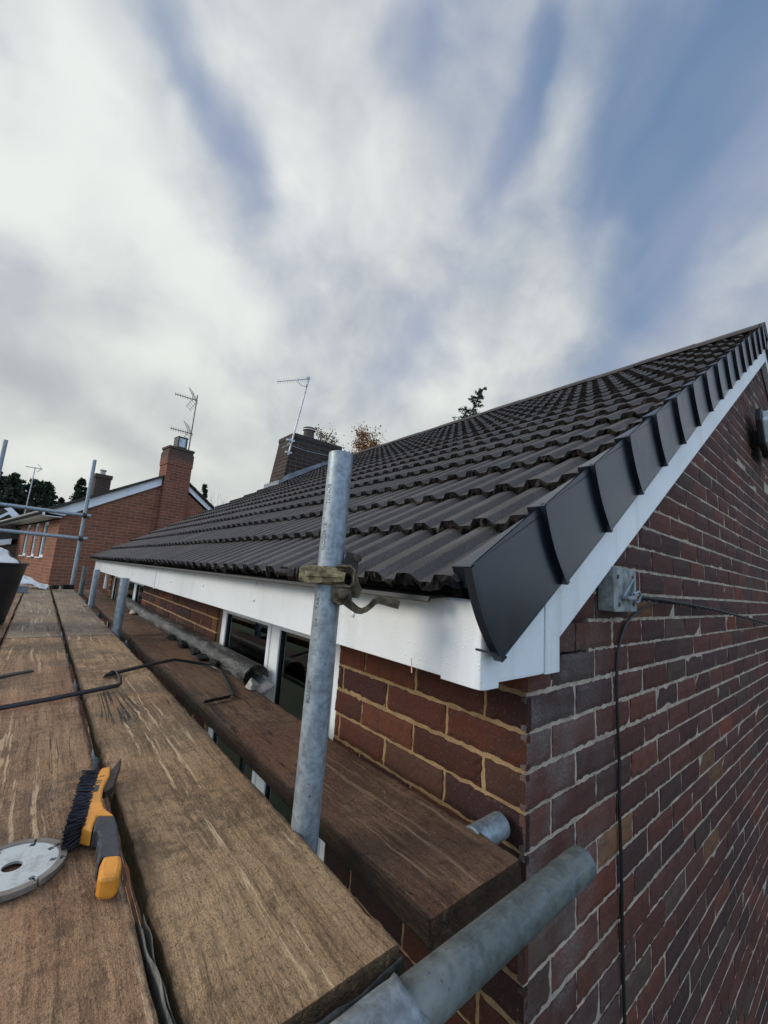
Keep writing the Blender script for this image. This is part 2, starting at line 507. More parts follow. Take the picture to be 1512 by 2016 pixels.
    s(color=c, rough=n.m('SUBTRACT', n.m('ADD', .50, n.m('MULTIPLY', spots, .4)), n.m('MULTIPLY', damp, .16)), spec=.35, normal=n.bump(h, .8, .006))
    return m


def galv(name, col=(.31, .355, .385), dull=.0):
    m, n, s = mat(name)
    o = n.obj(); r = n.m('MULTIPLY', n.rnd(), 23.0)
    v = n.vm('ADD', o, n.comb(r, r, r))
    k1 = n.noise(v, 55, 5, .7); k2 = n.noise(n.mapping(v, (60, 60, 7)), 1.0, 4, .6); k3 = n.noise(v, 9, 4, .6)
    sp = n.voro(v, 150, out='Color')
    c = n.mix(n.step(k1, .3, .7), tuple(t * .55 for t in col), tuple(min(1, t * 1.25) for t in col))
    c = n.mix(.25, c, n.mix(n.xyz(sp)[0], tuple(t * .6 for t in col), tuple(t * 1.3 for t in col)))
    c = n.mix(n.m('MULTIPLY', n.step(k2, .52, .66), .45), c, (.16, .19, .215))
    c = n.mix(n.m('MULTIPLY', n.step(k3, .5, .75), .5), c, (.30, .30, .27))
    dots = n.m('MULTIPLY', n.m('SUBTRACT', 1.0, n.step(n.voro(v, 75), .1, .2)), n.step(k3, .42, .6))
    c = n.mix(n.m('MULTIPLY', dots, .7), c, (.07, .075, .075))
    s(color=c, rough=n.m('ADD', .38, n.m('MULTIPLY', k1, .3)), metal=.55 - dull, normal=n.bump(n.m('ADD', k1, n.m('MULTIPLY', sp, .2)), .25, .002))
    return m


def tile_mat(name, c1, c2, rough=.8):
    m, n, s = mat(name)
    v = n.obj()
    f = n.noise(v, 420, 2, .7); f2 = n.noise(v, 130, 3, .6); k = n.noise(v, 2.3, 4, .6)
    pt = n.voro(n.mapping(v, (1 / .16, 1 / .3, 1)), 1.0, out='Color')
    c = n.mix(n.step(k, .35, .7), c1, c2)
    c = n.mix(n.m('MULTIPLY', n.xyz(pt)[0], .5), c, tuple(t * .6 for t in c1))
    du = n.noise(n.mapping(v, (3, 16, 3)), 1.0, 5, .65)
    c = n.mix(n.m('MULTIPLY', n.step(du, .54, .72), .35), c, (.17, .15, .135))
    c = n.mix(n.m('MULTIPLY', n.step(f, .5, .72), .55), c, tuple(min(1, t * 2.3) for t in c2))
    c = n.mix(n.m('MULTIPLY', n.step(f2, .5, .7), .4), c, tuple(t * .35 for t in c1))
    s(color=c, rough=rough, spec=.35, normal=n.bump(n.m('ADD', f, n.m('MULTIPLY', f2, .8)), .5, .003))
    return m


def plastic_white(name, col=(.80, .81, .80)):
    m, n, s = mat(name)
    v = n.obj()
    k = n.noise(v, 3.5, 4, .6); k2 = n.noise(v, 38, 5, .7); dp = n.voro(v, 95)
    st = n.noise(n.mapping(v, (22, 9, 1.6)), 1.0, 4, .6)
    c = n.mix(n.step(k, .35, .75), col, tuple(t * .90 for t in col))
    c = n.mix(n.m('MULTIPLY', n.step(k2, .60, .72), .25), c, (.46, .45, .40))
    c = n.mix(n.m('MULTIPLY', n.step(st, .52, .74), .34), c, (.50, .50, .46))
    drops = n.m('MULTIPLY', n.m('SUBTRACT', 1.0, n.step(dp, .10, .24)), n.step(k2, .42, .52))
    sp = n.m('MULTIPLY', n.m('SUBTRACT', 1.0, n.step(n.voro(v, 19), .03, .06)), n.step(k2, .45, .6))
    c = n.mix(n.m('MULTIPLY', sp, .7), c, (.12, .11, .10))
    s(color=c, rough=.32, spec=.5, normal=n.bump(n.m('ADD', drops, n.m('MULTIPLY', k2, .3)), .35, .0025))
    return m


def foliage(name, c1, c2):
    m, n, s = mat(name)
    g = n.attr('bc')
    v = n.obj()
    c = n.mix(n.xyz(g)[0], c1, c2)
    c = n.mix(n.m('MULTIPLY', n.noise(v, 1.5, 2, .5), .4), c, tuple(t * .5 for t in c1))
    s(color=c, rough=.75, spec=.25)
    return m


BRG = brick_near('gable_brick', None, .85)
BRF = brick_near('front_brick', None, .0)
MOG = mortar_mat('grey_mortar', (.47, .385, .30))
MOF = mortar_mat('warm_lit_mortar', (.33, .215, .11))  # gable mortar again, warm light bounced off the planks put into its colour
WOOD_A = wood('board_wood', (.055, .030, .016), (.245, .132, .068), (.41, .245, .130), grit=.9)
WOOD_C = wood('board_wood_pale', (.085, .060, .042), (.26, .18, .118), (.36, .265, .18), grit=.7, red=.25, dirty=.5)
WOOD_G = wood('board_wood_gouged', (.060, .036, .019), (.262, .155, .078), (.45, .285, .150), gouge=(-.045, 1.06, 0), grit=.9, red=.2)
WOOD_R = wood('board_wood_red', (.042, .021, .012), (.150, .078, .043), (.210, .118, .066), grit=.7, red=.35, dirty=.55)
GALV = galv('galvanised_steel')
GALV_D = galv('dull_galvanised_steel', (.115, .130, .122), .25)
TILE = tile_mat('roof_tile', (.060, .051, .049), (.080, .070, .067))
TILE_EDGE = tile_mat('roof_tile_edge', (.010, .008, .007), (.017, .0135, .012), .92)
WHITE = plastic_white('white_plastic')
WHITE_G = plastic_white('white_plastic_clean', (.82, .83, .83))
BLACKP = plain('black_verge_plastic', (.009, .013, .020), .32, 0, .3, 9, .05, 50, .001, spec=.6)
for k_, v_ in (('Coat Weight', .12), ('Coat Roughness', .15)):
    BLACKP.node_tree.nodes['Principled BSDF'].inputs[k_].default_value = v_
BLACK = plain('black_plastic', (.012, .012, .013), .45, 0, .3, 10, .15, 60)
DARKVOID = plain('shadowed_timber', (.02, .018, .016), .9)
LEAD = plain('lead_flashing', (.19, .205, .23), .55, .3, .3, 8)
BRASS = plain('weathered_coupler', (.23, .178, .092), .36, .75, .6, 70, .18, 260, .0012)
BRASS_D = plain('dark_coupler', (.105, .082, .050), .42, .7, .6, 60, .2, 220, .0012)
RUSTG = plain('dirty_hoop_iron', (.085, .083, .075), .55, .45, .6, 35, .6, 110, .003)
RUST = plain('dark_rusty_steel', (.05, .036, .03), .6, .4, .5, 40, .5, 120, .003)
YEL = plain('orange_plastic', (.62, .24, .025), .42, 0, .18, 30, .15, 140)
GRIP = plain('grey_rubber', (.035, .036, .040), .62, 0, .3, 40, .3, 200)
def disc_mat():
    m, n, s = mat('cutting_disc_steel')
    v = n.obj()
    rr = n.vm('LENGTH', v)
    ring_ = n.noise(n.comb(n.m('MULTIPLY', rr, 900), 0.0, 0.0), 1.0, 2, .6)
    k = n.noise(v, 60, 4, .65); k2 = n.noise(v, 320, 3, .7)
    c = n.mix(n.step(ring_, .35, .65), (.46, .49, .51), (.62, .64, .65))
    c = n.mix(n.m('MULTIPLY', n.step(k, .5, .66), .45), c, (.30, .29, .27))
    c = n.mix(n.m('MULTIPLY', n.step(k2, .6, .7), .4), c, (.16, .15, .14))
    s(color=c, rough=n.m('ADD', .25, n.m('MULTIPLY', k, .3)), metal=.55, normal=n.bump(ring_, .12, .001))
    return m


STEELB = disc_mat()
RIMB = plain('disc_rim', (.20, .17, .15), .6, .3, .3, 40, .4, 250)
STRAPM = plain('dark_strap', (.013, .014, .015), .38, .0, .4, 25)
GREYP = plain('grey_plastic', (.17, .165, .18), .5, 0, .2, 20)
CONC = plain('pale_mortar', (.42, .39, .33), .9, 0, .25, 30, .6, 90, .004)
SHEETM = plain('white_sheet', (.72, .72, .70), .55, 0, .12, 6, .3, 20, .01)
OLDWOOD = plain('grey_old_timber', (.24, .25, .24), .85, 0, .35, 40, .6, 90, .003)
ALU = plain('aerial_aluminium', (.42, .43, .43), .4, .6, .3, 20)
ALU_D = plain('dark_aerial_metal', (.10, .10, .10), .5, .5, .3, 20)
CABLE = plain('black_cable', (.011, .011, .012), .5)
INSIDE = plain('room_wall', (.42, .40, .30), .9)
PANE_REFL = plain('pane_reflection', (.62, .60, .40), .9, 0, .2, 3)


def glass_mat():
    m, n, s = mat('window_glass')
    nt = m.node_tree
    gl = n.new('ShaderNodeBsdfGlossy'); gl.inputs['Roughness'].default_value = .02
    gl.inputs['Color'].default_value = (.9, .95, .95, 1)
    tr = n.new('ShaderNodeBsdfTransparent'); tr.inputs['Color'].default_value = (.72, .78, .74, 1)
    lw = n.new('ShaderNodeFresnel'); lw.inputs['IOR'].default_value = 2.1
    mx = n.new('ShaderNodeMixShader')
    n.L.new(lw.outputs[0], mx.inputs[0]); n.L.new(tr.outputs[0], mx.inputs[1]); n.L.new(gl.outputs[0], mx.inputs[2])
    n.L.new(mx.outputs[0], nt.nodes['Material Output'].inputs['Surface'])
    return m


GLASS = glass_mat()

# ------------------------------------------------------------------ ground
def ground_mat():
    m, n, s = mat('garden_grass')
    v = n.obj()
    c = n.mix(n.step(n.noise(v, .35, 4, .6), .35, .7), (.07, .095, .035), (.14, .13, .07))
    c = n.mix(n.noise(v, 9, 4, .7), c, (.03, .04, .015))
    s(color=c, rough=.95, normal=n.bump(n.noise(v, 14, 4, .7), .8, .05))
    return m


GZ = -4.9
g = MB(); g.add([(-600, -600, GZ), (600, -600, GZ), (600, 900, GZ), (-600, 900, GZ)], [(0, 1, 2, 3)])
tag(g.build('ground', ground_mat()), 'dark grass ground far below the scaffold', None, kind='structure')

# ------------------------------------------------------------------ the house
TAN = math.tan(rad(31)); COS = math.cos(rad(31)); SIN = math.sin(rad(31))
RIDGE_X = 3.5
YE = 6.75
EAVE_X, EAVE_Z = -.262, .198


def roofz(x):
    x = x if x <= RIDGE_X else 2 * RIDGE_X - x
    return EAVE_Z + (x - EAVE_X) * TAN


house = thing('brick_house', 'dark red brick house with dark ribbed tile roof, white fascia and black verge caps', 'house', (0, 0, 0))


def brick_face(mb, u0, u1, z0, h, place, col, near, corner=False, push=.0036):
    """one brick face with worn edges and a short return into the joint"""
    du, dz = u1 - u0, h
    if near > 1:
        nu, nz = max(3, int(du / .014)), 5
    elif near == 1:
        nu, nz = max(2, int(du / .05)), 2
    else:
        nu, nz = 1, 1
    jit = .0013 if near > 1 else .0009
    V = []
    tilt = RNG.normal(0, .0006, 3)
    for j in range(nz + 1):
        for i in range(nu + 1):
            u = u0 + du * i / nu; z = z0 + dz * j / nz
            depth = tilt[0] + tilt[1] * (2 * i / nu - 1) + tilt[2] * (2 * j / nz - 1)
            edge = (i == nu) or (j in (0, nz)) or (i == 0 and not corner)
            if i == 0 and corner:
                depth = 0 if j not in (0, nz) else .002
                z += RNG.normal(0, jit) if j in (0, nz) else 0
            elif edge:
                depth += push * (.6 + .8 * RNG.random())
                if i in (0, nu):
                    u += RNG.normal(0, jit)
                if j in (0, nz):
                    z += RNG.normal(0, jit)
            else:
                depth += RNG.normal(0, .0003)
            V.append(place(u, z, depth))
    F = []
    w = nu + 1
    for j in range(nz):
        for i in range(nu):
            F.append((j * w + i, j * w + i + 1, (j + 1) * w + i + 1, (j + 1) * w + i))
    # return
    ring = [i for i in range(w)] + [j * w + nu for j in range(1, nz + 1)] + [nz * w + i for i in range(nu - 1, -1, -1)] + [j * w for j in range(nz - 1, 0, -1)]
    base = len(V)
    for idx in ring:
        j, i = divmod(idx, w)
        V.append(place(u0 + du * i / nu, z0 + dz * j / nz, .014))
    n = len(ring)
    for q in range(n):
        p = (q + 1) % n
        F.append((ring[q], base + q, base + p, ring[p]))
    mb.add(V, F, col=col)


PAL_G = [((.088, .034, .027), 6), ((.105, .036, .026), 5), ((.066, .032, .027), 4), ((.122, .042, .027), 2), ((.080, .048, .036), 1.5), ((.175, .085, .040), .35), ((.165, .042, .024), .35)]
PAL_F = [((.068, .020, .011), 4), ((.098, .030, .013), 3), ((.042, .014, .011), 4), ((.135, .050, .017), 1.6), ((.032, .013, .011), 2.5), ((.072, .030, .018), 1)]  # front bricks carry the eaves shade and warm bounce in their colours


def pick(pal):
    w = np.array([p[1] for p in pal]); w = w / w.sum()
    c = np.array(pal[RNG.choice(len(pal), p=w)][0]) * RNG.uniform(.8, 1.25)
    return tuple(float(t) for t in c)


def course_bricks(first, end):
    """joint positions along a wall of stretchers"""
    u = 0.0; L = first
    out = []
    while u < end:
        e = min(u + L, end)
        if e - u > .03:
            out.append((u, e))
        u = e + .010; L = .215
    return out


gb = MB(); fb = MB()
ZTOP, ZLOW = 2.4, -4.9
nrow_dn = int(abs(ZLOW) / .075)
for r in range(-nrow_dn, 33):
    z0 = r * .075 + .005 + RNG.normal(0, .0008)      # course r lies between r*.075 and (r+1)*.075
    hgt = .065
    zc = z0 + .03
    stretcher_on_gable = (r % 2 != 0)                 # r = -1 is the stretcher course
    for (u0, u1) in course_bricks(.215 if stretcher_on_gable else .1025, 6.99):
        # stop below the verge
        top = roofz(u0 if u0 < RIDGE_X else u1) - .10
        if z0 > top:
            continue
        if z0 > 0.0 and u1 < .05:
            continue
        dist = math.hypot(u0 + .8, .5)
        near = 2 if (u0 < .75 and z0 > -1.2) else (1 if u0 < 2.2 and z0 > -2 else 0)
        brick_face(gb, u0 + RNG.normal(0, .0008), u1 + RNG.normal(0, .0012), z0, hgt, lambda u, z, dd: (u, dd, z), pick(PAL_G), near, corner=(u0 == 0))
    if z0 > .06:
        continue
    for (u0, u1) in course_bricks(.1025 if stretcher_on_gable else .215, YE):
        wins = [(.70, 1.945), (4.15, 6.43)]
        if any(u0 < b - .001 and u1 > a + .001 for a, b in wins) and zc > -1.25:
            parts = []
            segs = [(u0, u1)]
            for a, b in wins:
                ns = []
                for s0, s1 in segs:
                    if s1 <= a or s0 >= b:
                        ns.append((s0, s1))
                    else:
                        if s0 < a: ns.append((s0, a))
                        if s1 > b: ns.append((b, s1))
                segs = ns
            segs = [q for q in segs if q[1] - q[0] > .02]
        else:
            segs = [(u0, u1)]
        for s0, s1 in segs:
            near = 2 if (s0 < .75 and z0 > -.8) else (1 if s0 < 4.5 and z0 > -1 else 0)
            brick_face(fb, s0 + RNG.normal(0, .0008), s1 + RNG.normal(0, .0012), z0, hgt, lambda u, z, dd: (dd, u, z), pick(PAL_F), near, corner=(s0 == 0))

def flip_front(mb):
    mb.f = [f[::-1] for f in mb.f]
flip_front(fb)
gw = gb.build('gable_wall', [BRG], house)
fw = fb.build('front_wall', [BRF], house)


def grid_plane(mb, P, u_rng, z_rng, nu, nz, amp, **k):
    V = []; F = []
    for j in range(nz + 1):
        for i in range(nu + 1):
            u = u_rng[0] + (u_rng[1] - u_rng[0]) * i / nu; z = z_rng[0] + (z_rng[1] - z_rng[0]) * j / nz
            V.append(P(u, z, RNG.normal(0, amp)))
    for j in range(nz):
        for i in range(nu):
            a = j * (nu + 1) + i
            F.append((a, a + 1, a + nu + 2, a + nu + 1))
    mb.add(V, F, **k)


mg = MB()
JD = .0055
# gable backing of mortar: polygon following the roof
mg.prism([(JD, JD), (.0300, JD), (.0300, .0300)], ZLOW, .02, 'xy')
mg.prism([(.0301, ZLOW), (6.99, ZLOW), (6.99, roofz(6.99) - .12), (RIDGE_X, roofz(RIDGE_X) - .12), (.30, roofz(.30) - .12), (.30, .02), (.0301, .02)], JD, .10, 'xz')
mg.build('gable_mortar', MOG, gw)
mf = MB()
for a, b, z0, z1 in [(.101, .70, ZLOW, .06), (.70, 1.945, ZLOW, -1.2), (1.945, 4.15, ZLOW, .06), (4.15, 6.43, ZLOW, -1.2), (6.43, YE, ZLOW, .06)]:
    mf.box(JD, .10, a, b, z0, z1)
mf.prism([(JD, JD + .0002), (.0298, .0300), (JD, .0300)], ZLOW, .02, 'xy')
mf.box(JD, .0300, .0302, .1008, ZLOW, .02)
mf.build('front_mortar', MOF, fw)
# plain end and rear walls
mb = MB(); mb.box(.1, 6.99, YE - .1, YE, ZLOW, .05)
mb.prism([(.3, .05), (6.7, .05), (RIDGE_X, roofz(RIDGE_X) - .12)], YE - .1, YE, 'xz')
mb.box(6.89, 6.99, .101, YE - .101, ZLOW, .05)
mb.build('rear_wall', brick_far('rear_brick', (.09, .035, .025), (.06, .03, .028), (.22, .18, .14)), house)

# ---- roof tiles: courses of ribbed interlocking tiles
GAUGE = .2715
rt = MB(); re_ = MB()
NC = 16
def tile_course(mb, s0, s1, y0, y1, mirror, ci):
    # rib profile across y (rib pitch 0.1, three ribs to a tile)
    ys = []; hs = []
    y = y0
    cell = [(0, 0), (.022, 0), (.036, .0155), (.040, .017), (.072, .017), (.076, .0155), (.090, 0)]
    j = 0
    off = .065 if True else 0
    yy = y0 - .1
    start = .040 - .1       # first rib centred near y=.09
    kcell = 0
    pts = []
    base = start
    while base < y1:
        for (a, h) in cell:
            p = base + a
            if y0 <= p <= y1:
                tj = int((base + 10.0) / .3)
                pts.append((p, h, tj))
        base += .1
    pts = [(y0, 0, 0)] + pts + [(y1, 0, 0)]
    near = ci < 6
    # refine flat spans near the camera for crumbly edges
    P = []
    for q, (p, h, tj) in enumerate(pts):
        P.append((p, h, tj))
        if near and q + 1 < len(pts) and p < 3.0:
            p2, h2, t2 = pts[q + 1]
            gap = p2 - p
            kk = int(gap / .008)
            for e in range(1, kk):
                P.append((p + gap * e / kk, h + (h2 - h) * e / kk, tj))
    n = len(P)
    tilt_tile = {}
    rows = []
    def pos(s, y, nrm):
        x = EAVE_X + s * COS - nrm * SIN
        z = EAVE_Z + s * SIN + nrm * COS
        if mirror:
            x = 2 * RIDGE_X - x
        return (x, y, z)
    srows = [s0, s0 + (s1 - s0) * .5, s1 + .06]
    V = []
    for si, s in enumerate(srows):
        for (p, h, tj) in P:
            if tj not in tilt_tile:
                tilt_tile[tj] = (RNG.normal(0, .0012), RNG.normal(0, .0022))
            dh, dsl = tilt_tile[tj]
            f = (s - s0) / GAUGE
            nz = .029 - .024 * f + h + dh
            ss = s + (dsl + (RNG.normal(0, .0011) if near else 0) if si == 0 else 0)
            V.append(pos(ss, p, nz))
    F = []
    for r in range(2):
        for i in range(n - 1):
            q = (r * n + i, r * n + i + 1, (r + 1) * n + i + 1, (r + 1) * n + i)
            F.append(q[::-1] if not mirror else q)
    mb.add(V, F, mi=0)
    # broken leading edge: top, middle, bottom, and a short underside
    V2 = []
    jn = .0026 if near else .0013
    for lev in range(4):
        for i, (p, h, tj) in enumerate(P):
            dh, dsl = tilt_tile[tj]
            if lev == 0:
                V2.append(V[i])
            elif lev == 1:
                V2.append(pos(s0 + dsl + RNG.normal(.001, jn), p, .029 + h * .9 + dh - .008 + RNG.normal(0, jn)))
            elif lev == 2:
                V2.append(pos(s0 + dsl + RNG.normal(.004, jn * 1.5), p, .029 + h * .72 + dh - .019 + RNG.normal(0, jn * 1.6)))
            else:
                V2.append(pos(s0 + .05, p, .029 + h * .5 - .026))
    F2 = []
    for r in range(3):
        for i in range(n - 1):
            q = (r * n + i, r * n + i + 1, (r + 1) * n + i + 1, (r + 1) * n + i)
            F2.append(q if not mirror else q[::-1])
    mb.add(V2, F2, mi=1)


for c in range(NC):
    s0 = c * GAUGE
    s1 = s0 + GAUGE
    tile_course(rt, s0, s1, -.030, YE, False, c)
    if c % 1 == 0:
        tile_course(rt, s0, s1, -.030, YE, True, 99)
roof = rt.build('roof', [TILE, TILE_EDGE], house)
# roof deck closing the underside
dk = MB()
dk.prism([(EAVE_X + .06, EAVE_Z + .012), (RIDGE_X, roofz(RIDGE_X) - .03), (2 * RIDGE_X - EAVE_X - .06, EAVE_Z + .012), (2 * RIDGE_X - .2, EAVE_Z - .02), (RIDGE_X, roofz(RIDGE_X) - .09), (-.19, EAVE_Z - .02)], .03, YE - .03, 'xz')
dk.build('roof_deck', DARKVOID, roof)
# ridge tiles (angle ridge)
rg = MB()
L = .45; y = -.03
kk = 0
while y < YE:
    e = min(y + L, YE)
    zc = roofz(RIDGE_X) + .075
    dz = .004 * (kk % 2)
    for sgn in (-1, 1):
        a = [(RIDGE_X, zc + dz), (RIDGE_X + sgn * .17, zc - .105 + dz), (RIDGE_X + sgn * .17, zc - .125 + dz), (RIDGE_X, zc - .02 + dz)]
        rg.prism(a, y + .002, e + (.012 if kk % 2 else 0), 'xz')
    y = e; kk += 1
rg.prism([(RIDGE_X - .172, zc - .128), (RIDGE_X, zc - .0), (RIDGE_X + .172, zc - .128)], -.055, -.029, 'xz')
rg.build('ridge', BLACKP if False else TILE, roof)

# ---- black dry-verge caps
FY = -.022


def verge_unit(mb, s0, s1, mirror, y_lo, y_hi):
    """slope coords: side panel with curved lower end, top flange, closing plate"""
    top, bot = .056, -.124
    def P(s, nrm, y):
        x = EAVE_X + s * COS - nrm * SIN; z = EAVE_Z + s * SIN + nrm * COS
        if mirror: x = 2 * RIDGE_X - x
        return (x, y, z)
    NN = 9
    V = []
    lo = []; hi = []
    for i in range(NN):
        t = i / (NN - 1)
        nrm = top + (bot - top) * t
        bow = -.011 * math.sin(math.pi * t)
        lo.append((s0 + bow, nrm)); hi.append((s1 + .02, nrm))
    th = .0035
    def sheet(outer):
        out = []
        for (s, nn) in lo: out.append(P(s, nn, y_lo + (0 if outer else th)))
        for (s, nn) in hi: out.append(P(s, nn, y_hi + (0 if outer else th)))
        return out
    A = sheet(True); B = sheet(False)
    V = A + B
    F = []
    n2 = 2 * NN
    for i in range(NN - 1):
        q = (i, NN + i, NN + i + 1, i + 1)
        F.append(q); F.append(tuple(n2 + t for t in q[::-1]))
        F.append((i, i + 1, n2 + i + 1, n2 + i))
    F.append((NN - 1, 2 * NN - 1, n2 + 2 * NN - 1, n2 + NN - 1))
    if mirror: F = [f[::-1] for f in F]
    mb.add(V, F)
    # raised rim along the lower end
    for i in range(NN - 1):
        (sa, na), (sb, nb_) = lo[i], lo[i + 1]
        q = [P(sa - .004, na, y_lo - .005), P(sa + .007, na, y_lo - .005), P(sb + .007, nb_, y_lo - .005), P(sb - .004, nb_, y_lo - .005),
             P(sa - .004, na, y_lo + .012), P(sa + .007, na, y_lo + .012), P(sb + .007, nb_, y_lo + .012), P(sb - .004, nb_, y_lo + .012)]
        f = [(0, 1, 2, 3), (0, 3, 7, 4), (1, 5, 6, 2), (4, 7, 6, 5)]
        mb.add(q, f if not mirror else [t[::-1] for t in f])
    # top flange over the tiles
    fl = [P(s0, top, y_lo), P(s1 + .02, top - .018, y_hi), P(s1 + .02, top - .018, FY), P(s0, top, FY),
          P(s0, top - .004, y_lo), P(s1 + .02, top - .022, y_hi), P(s1 + .02, top - .022, FY), P(s0, top - .004, FY)]
    f = [(0, 1, 2, 3), (4, 7, 6, 5), (0, 3, 7, 4), (3, 2, 6, 7), (0, 4, 5, 1)]
    mb.add(fl, [t[::-1] for t in f] if not mirror else f)
    # closing plate at the low end and the inner web
    cp = [P(s0 + .002, top, y_lo + .003), P(s0 + .002, top, FY), P(s0 + .002, top - .042, FY), P(s0 + .002, top - .042, y_lo + .003),
          P(s0 + .006, top, y_lo + .003), P(s0 + .006, top, FY), P(s0 + .006, top - .042, FY), P(s0 + .006, top - .042, y_lo + .003)]
    mb.add(cp, [(0, 1, 2, 3), (4, 7, 6, 5), (0, 4, 5, 1), (1, 5, 6, 2), (2, 6, 7, 3)])
    wb = [P(s0, top, FY), P(s1 + .02, top - .018, FY), P(s1 + .02, top - .05, FY), P(s0, top - .045, FY)]
    mb.add(wb, [(0, 1, 2, 3)])
    # bottom return towards the barge board
    br = [P(s0 + .012, bot, y_lo), P(s1 + .02, bot, y_hi), P(s1 + .02, bot, -.034), P(s0 + .004, bot, -.034),
          P(s0 + .012, bot + .004, y_lo), P(s1 + .02, bot + .004, y_hi), P(s1 + .02, bot + .004, -.034), P(s0 + .004, bot + .004, -.034)]
    mb.add(br, [(0, 1, 2, 3), (4, 7, 6, 5), (0, 3, 7, 4), (0, 4, 5, 1)])


for mirror in (False, True):
    for c in range(NC):
        v = MB()
        s0 = c * GAUGE + .012
        s1 = s0 + GAUGE
        if c == NC - 1: s1 = s0 + .19
        verge_unit(v, s0, s1, mirror, -.062, -.052)
        if c == 0 and not mirror:      # lip under the first cap
            x0 = EAVE_X + (s0 + .01) * COS + .124 * SIN; z0_ = EAVE_Z + (s0 + .01) * SIN - .124 * COS
            v.prism([(x0 - .050, z0_ + .010), (x0 + .002, z0_ - .002), (x0 + .002, z0_ + .002), (x0 - .050, z0_ + .014)], -.066, -.038, 'xz')
        v.build('verge_cap', BLACKP, house, smooth=True, angle=25)

# ---- white barge boards, box end, fascia, soffit
def off(x, dn):
    return roofz(x) - dn
bb = MB()
bb.prism([(.008, .050), (.067, .050), (.067, .122), (RIDGE_X, .122 + (RIDGE_X - .067) * TAN), (RIDGE_X, roofz(RIDGE_X) - .015), (.008, roofz(.008) - .015)], -.036, -.0015, 'xz')
bb.build('barge_board', WHITE_G, house, bevel=.0015)
bb = MB()
xr = 2 * RIDGE_X
bb.prism([(xr - .008, .050), (xr - .067, .050), (xr - .067, .122), (RIDGE_X + .001, .122 + (RIDGE_X - .067) * TAN), (RIDGE_X + .001, roofz(RIDGE_X) - .015), (xr - .008, roofz(.008) - .015)], -.036, -.0015, 'xz')
bb.build('barge_board', WHITE_G, house, bevel=.0015)
be = MB()
be.prism([(-.165, .056), (.005, .053), (.005, roofz(.005) - .015), (-.165, roofz(-.165) - .004)], -.034, -.0015, 'xz')
be.build('box_end', WHITE_G, house, bevel=.001)
ct = MB()      # wrap-round corner trim
ct.prism([(-.2105, .055), (-.2105, -.018), (-.2085, -.0335), (-.203, -.0375), (-.195, -.039), (-.160, -.039), (-.160, -.028), (-.199, -.028), (-.199, .055)], .044, .192, 'xy')
ct.build('fascia_corner', WHITE, house, smooth=True, angle=50, bevel=.001)
fa = MB()
fa.box(-.206, -.188, -.027, 2.630, .048, .196)
fa.build('fascia', WHITE, house, bevel=.002)
fa = MB()
fa.box(-.206, -.188, 2.640, YE - .12, .048, .196)
fa.build('fascia', WHITE, house, bevel=.002)
jt = MB(); jt.box(-.210, -.200, 2.622, 2.650, .045, .197)
jt.build('fascia_joint', WHITE, house, bevel=.001)
so = MB(); so.box(-.1875, -.001, -.0335, YE - .12, .052, .060)
so.box(-.20, -.0, YE - .12, YE - .10, .03, .20)
so.build('soffit', WHITE, house)
sl = MB()      # groove lines scored along the fascia
ft = MB()
ft.prism([(-.204, .1965), (-.204, .2015), (-.262, .196), (-.265, .188), (-.262, .186), (-.258, .192)], .045, YE - .1, 'xz')
ft.prism([(-.204, .2015), (-.12, .25), (-.10, .24), (-.204, .1965)], .045, YE - .1, 'xz')
ft.build('eaves_tray', BLACK, house)
ev = MB(); ev.box(-.20, -.02, .02, YE - .13, .197, .215); ev.build('eaves_batten', DARKVOID, house)
for (yy, zz) in [(.355, .129), (.967, .112), (1.58, .128), (2.2, .115), (2.85, .13), (3.5, .12), (4.2, .13), (5.0, .12), (.967, .168)]:
    nc = MB(); nc.lathe([(0.0001, 0), (.0065, 0), (.0072, .002), (.005, .004), (.0001, .0045)], 12, Matrix.Translation((-.206, yy, zz)) @ Matrix.Rotation(-math.pi / 2, 4, 'Y'))
    nc.build('nail_cap', WHITE, house, smooth=True)
ck = MB(); ck.prism([(.139, .065), (.141, .065), (.138, .037), (.135, .037)], -.2068, -.2062, 'yz')
ck.build('chalk_mark', plain('pink_chalk', (.70, .30, .24), .9), house)

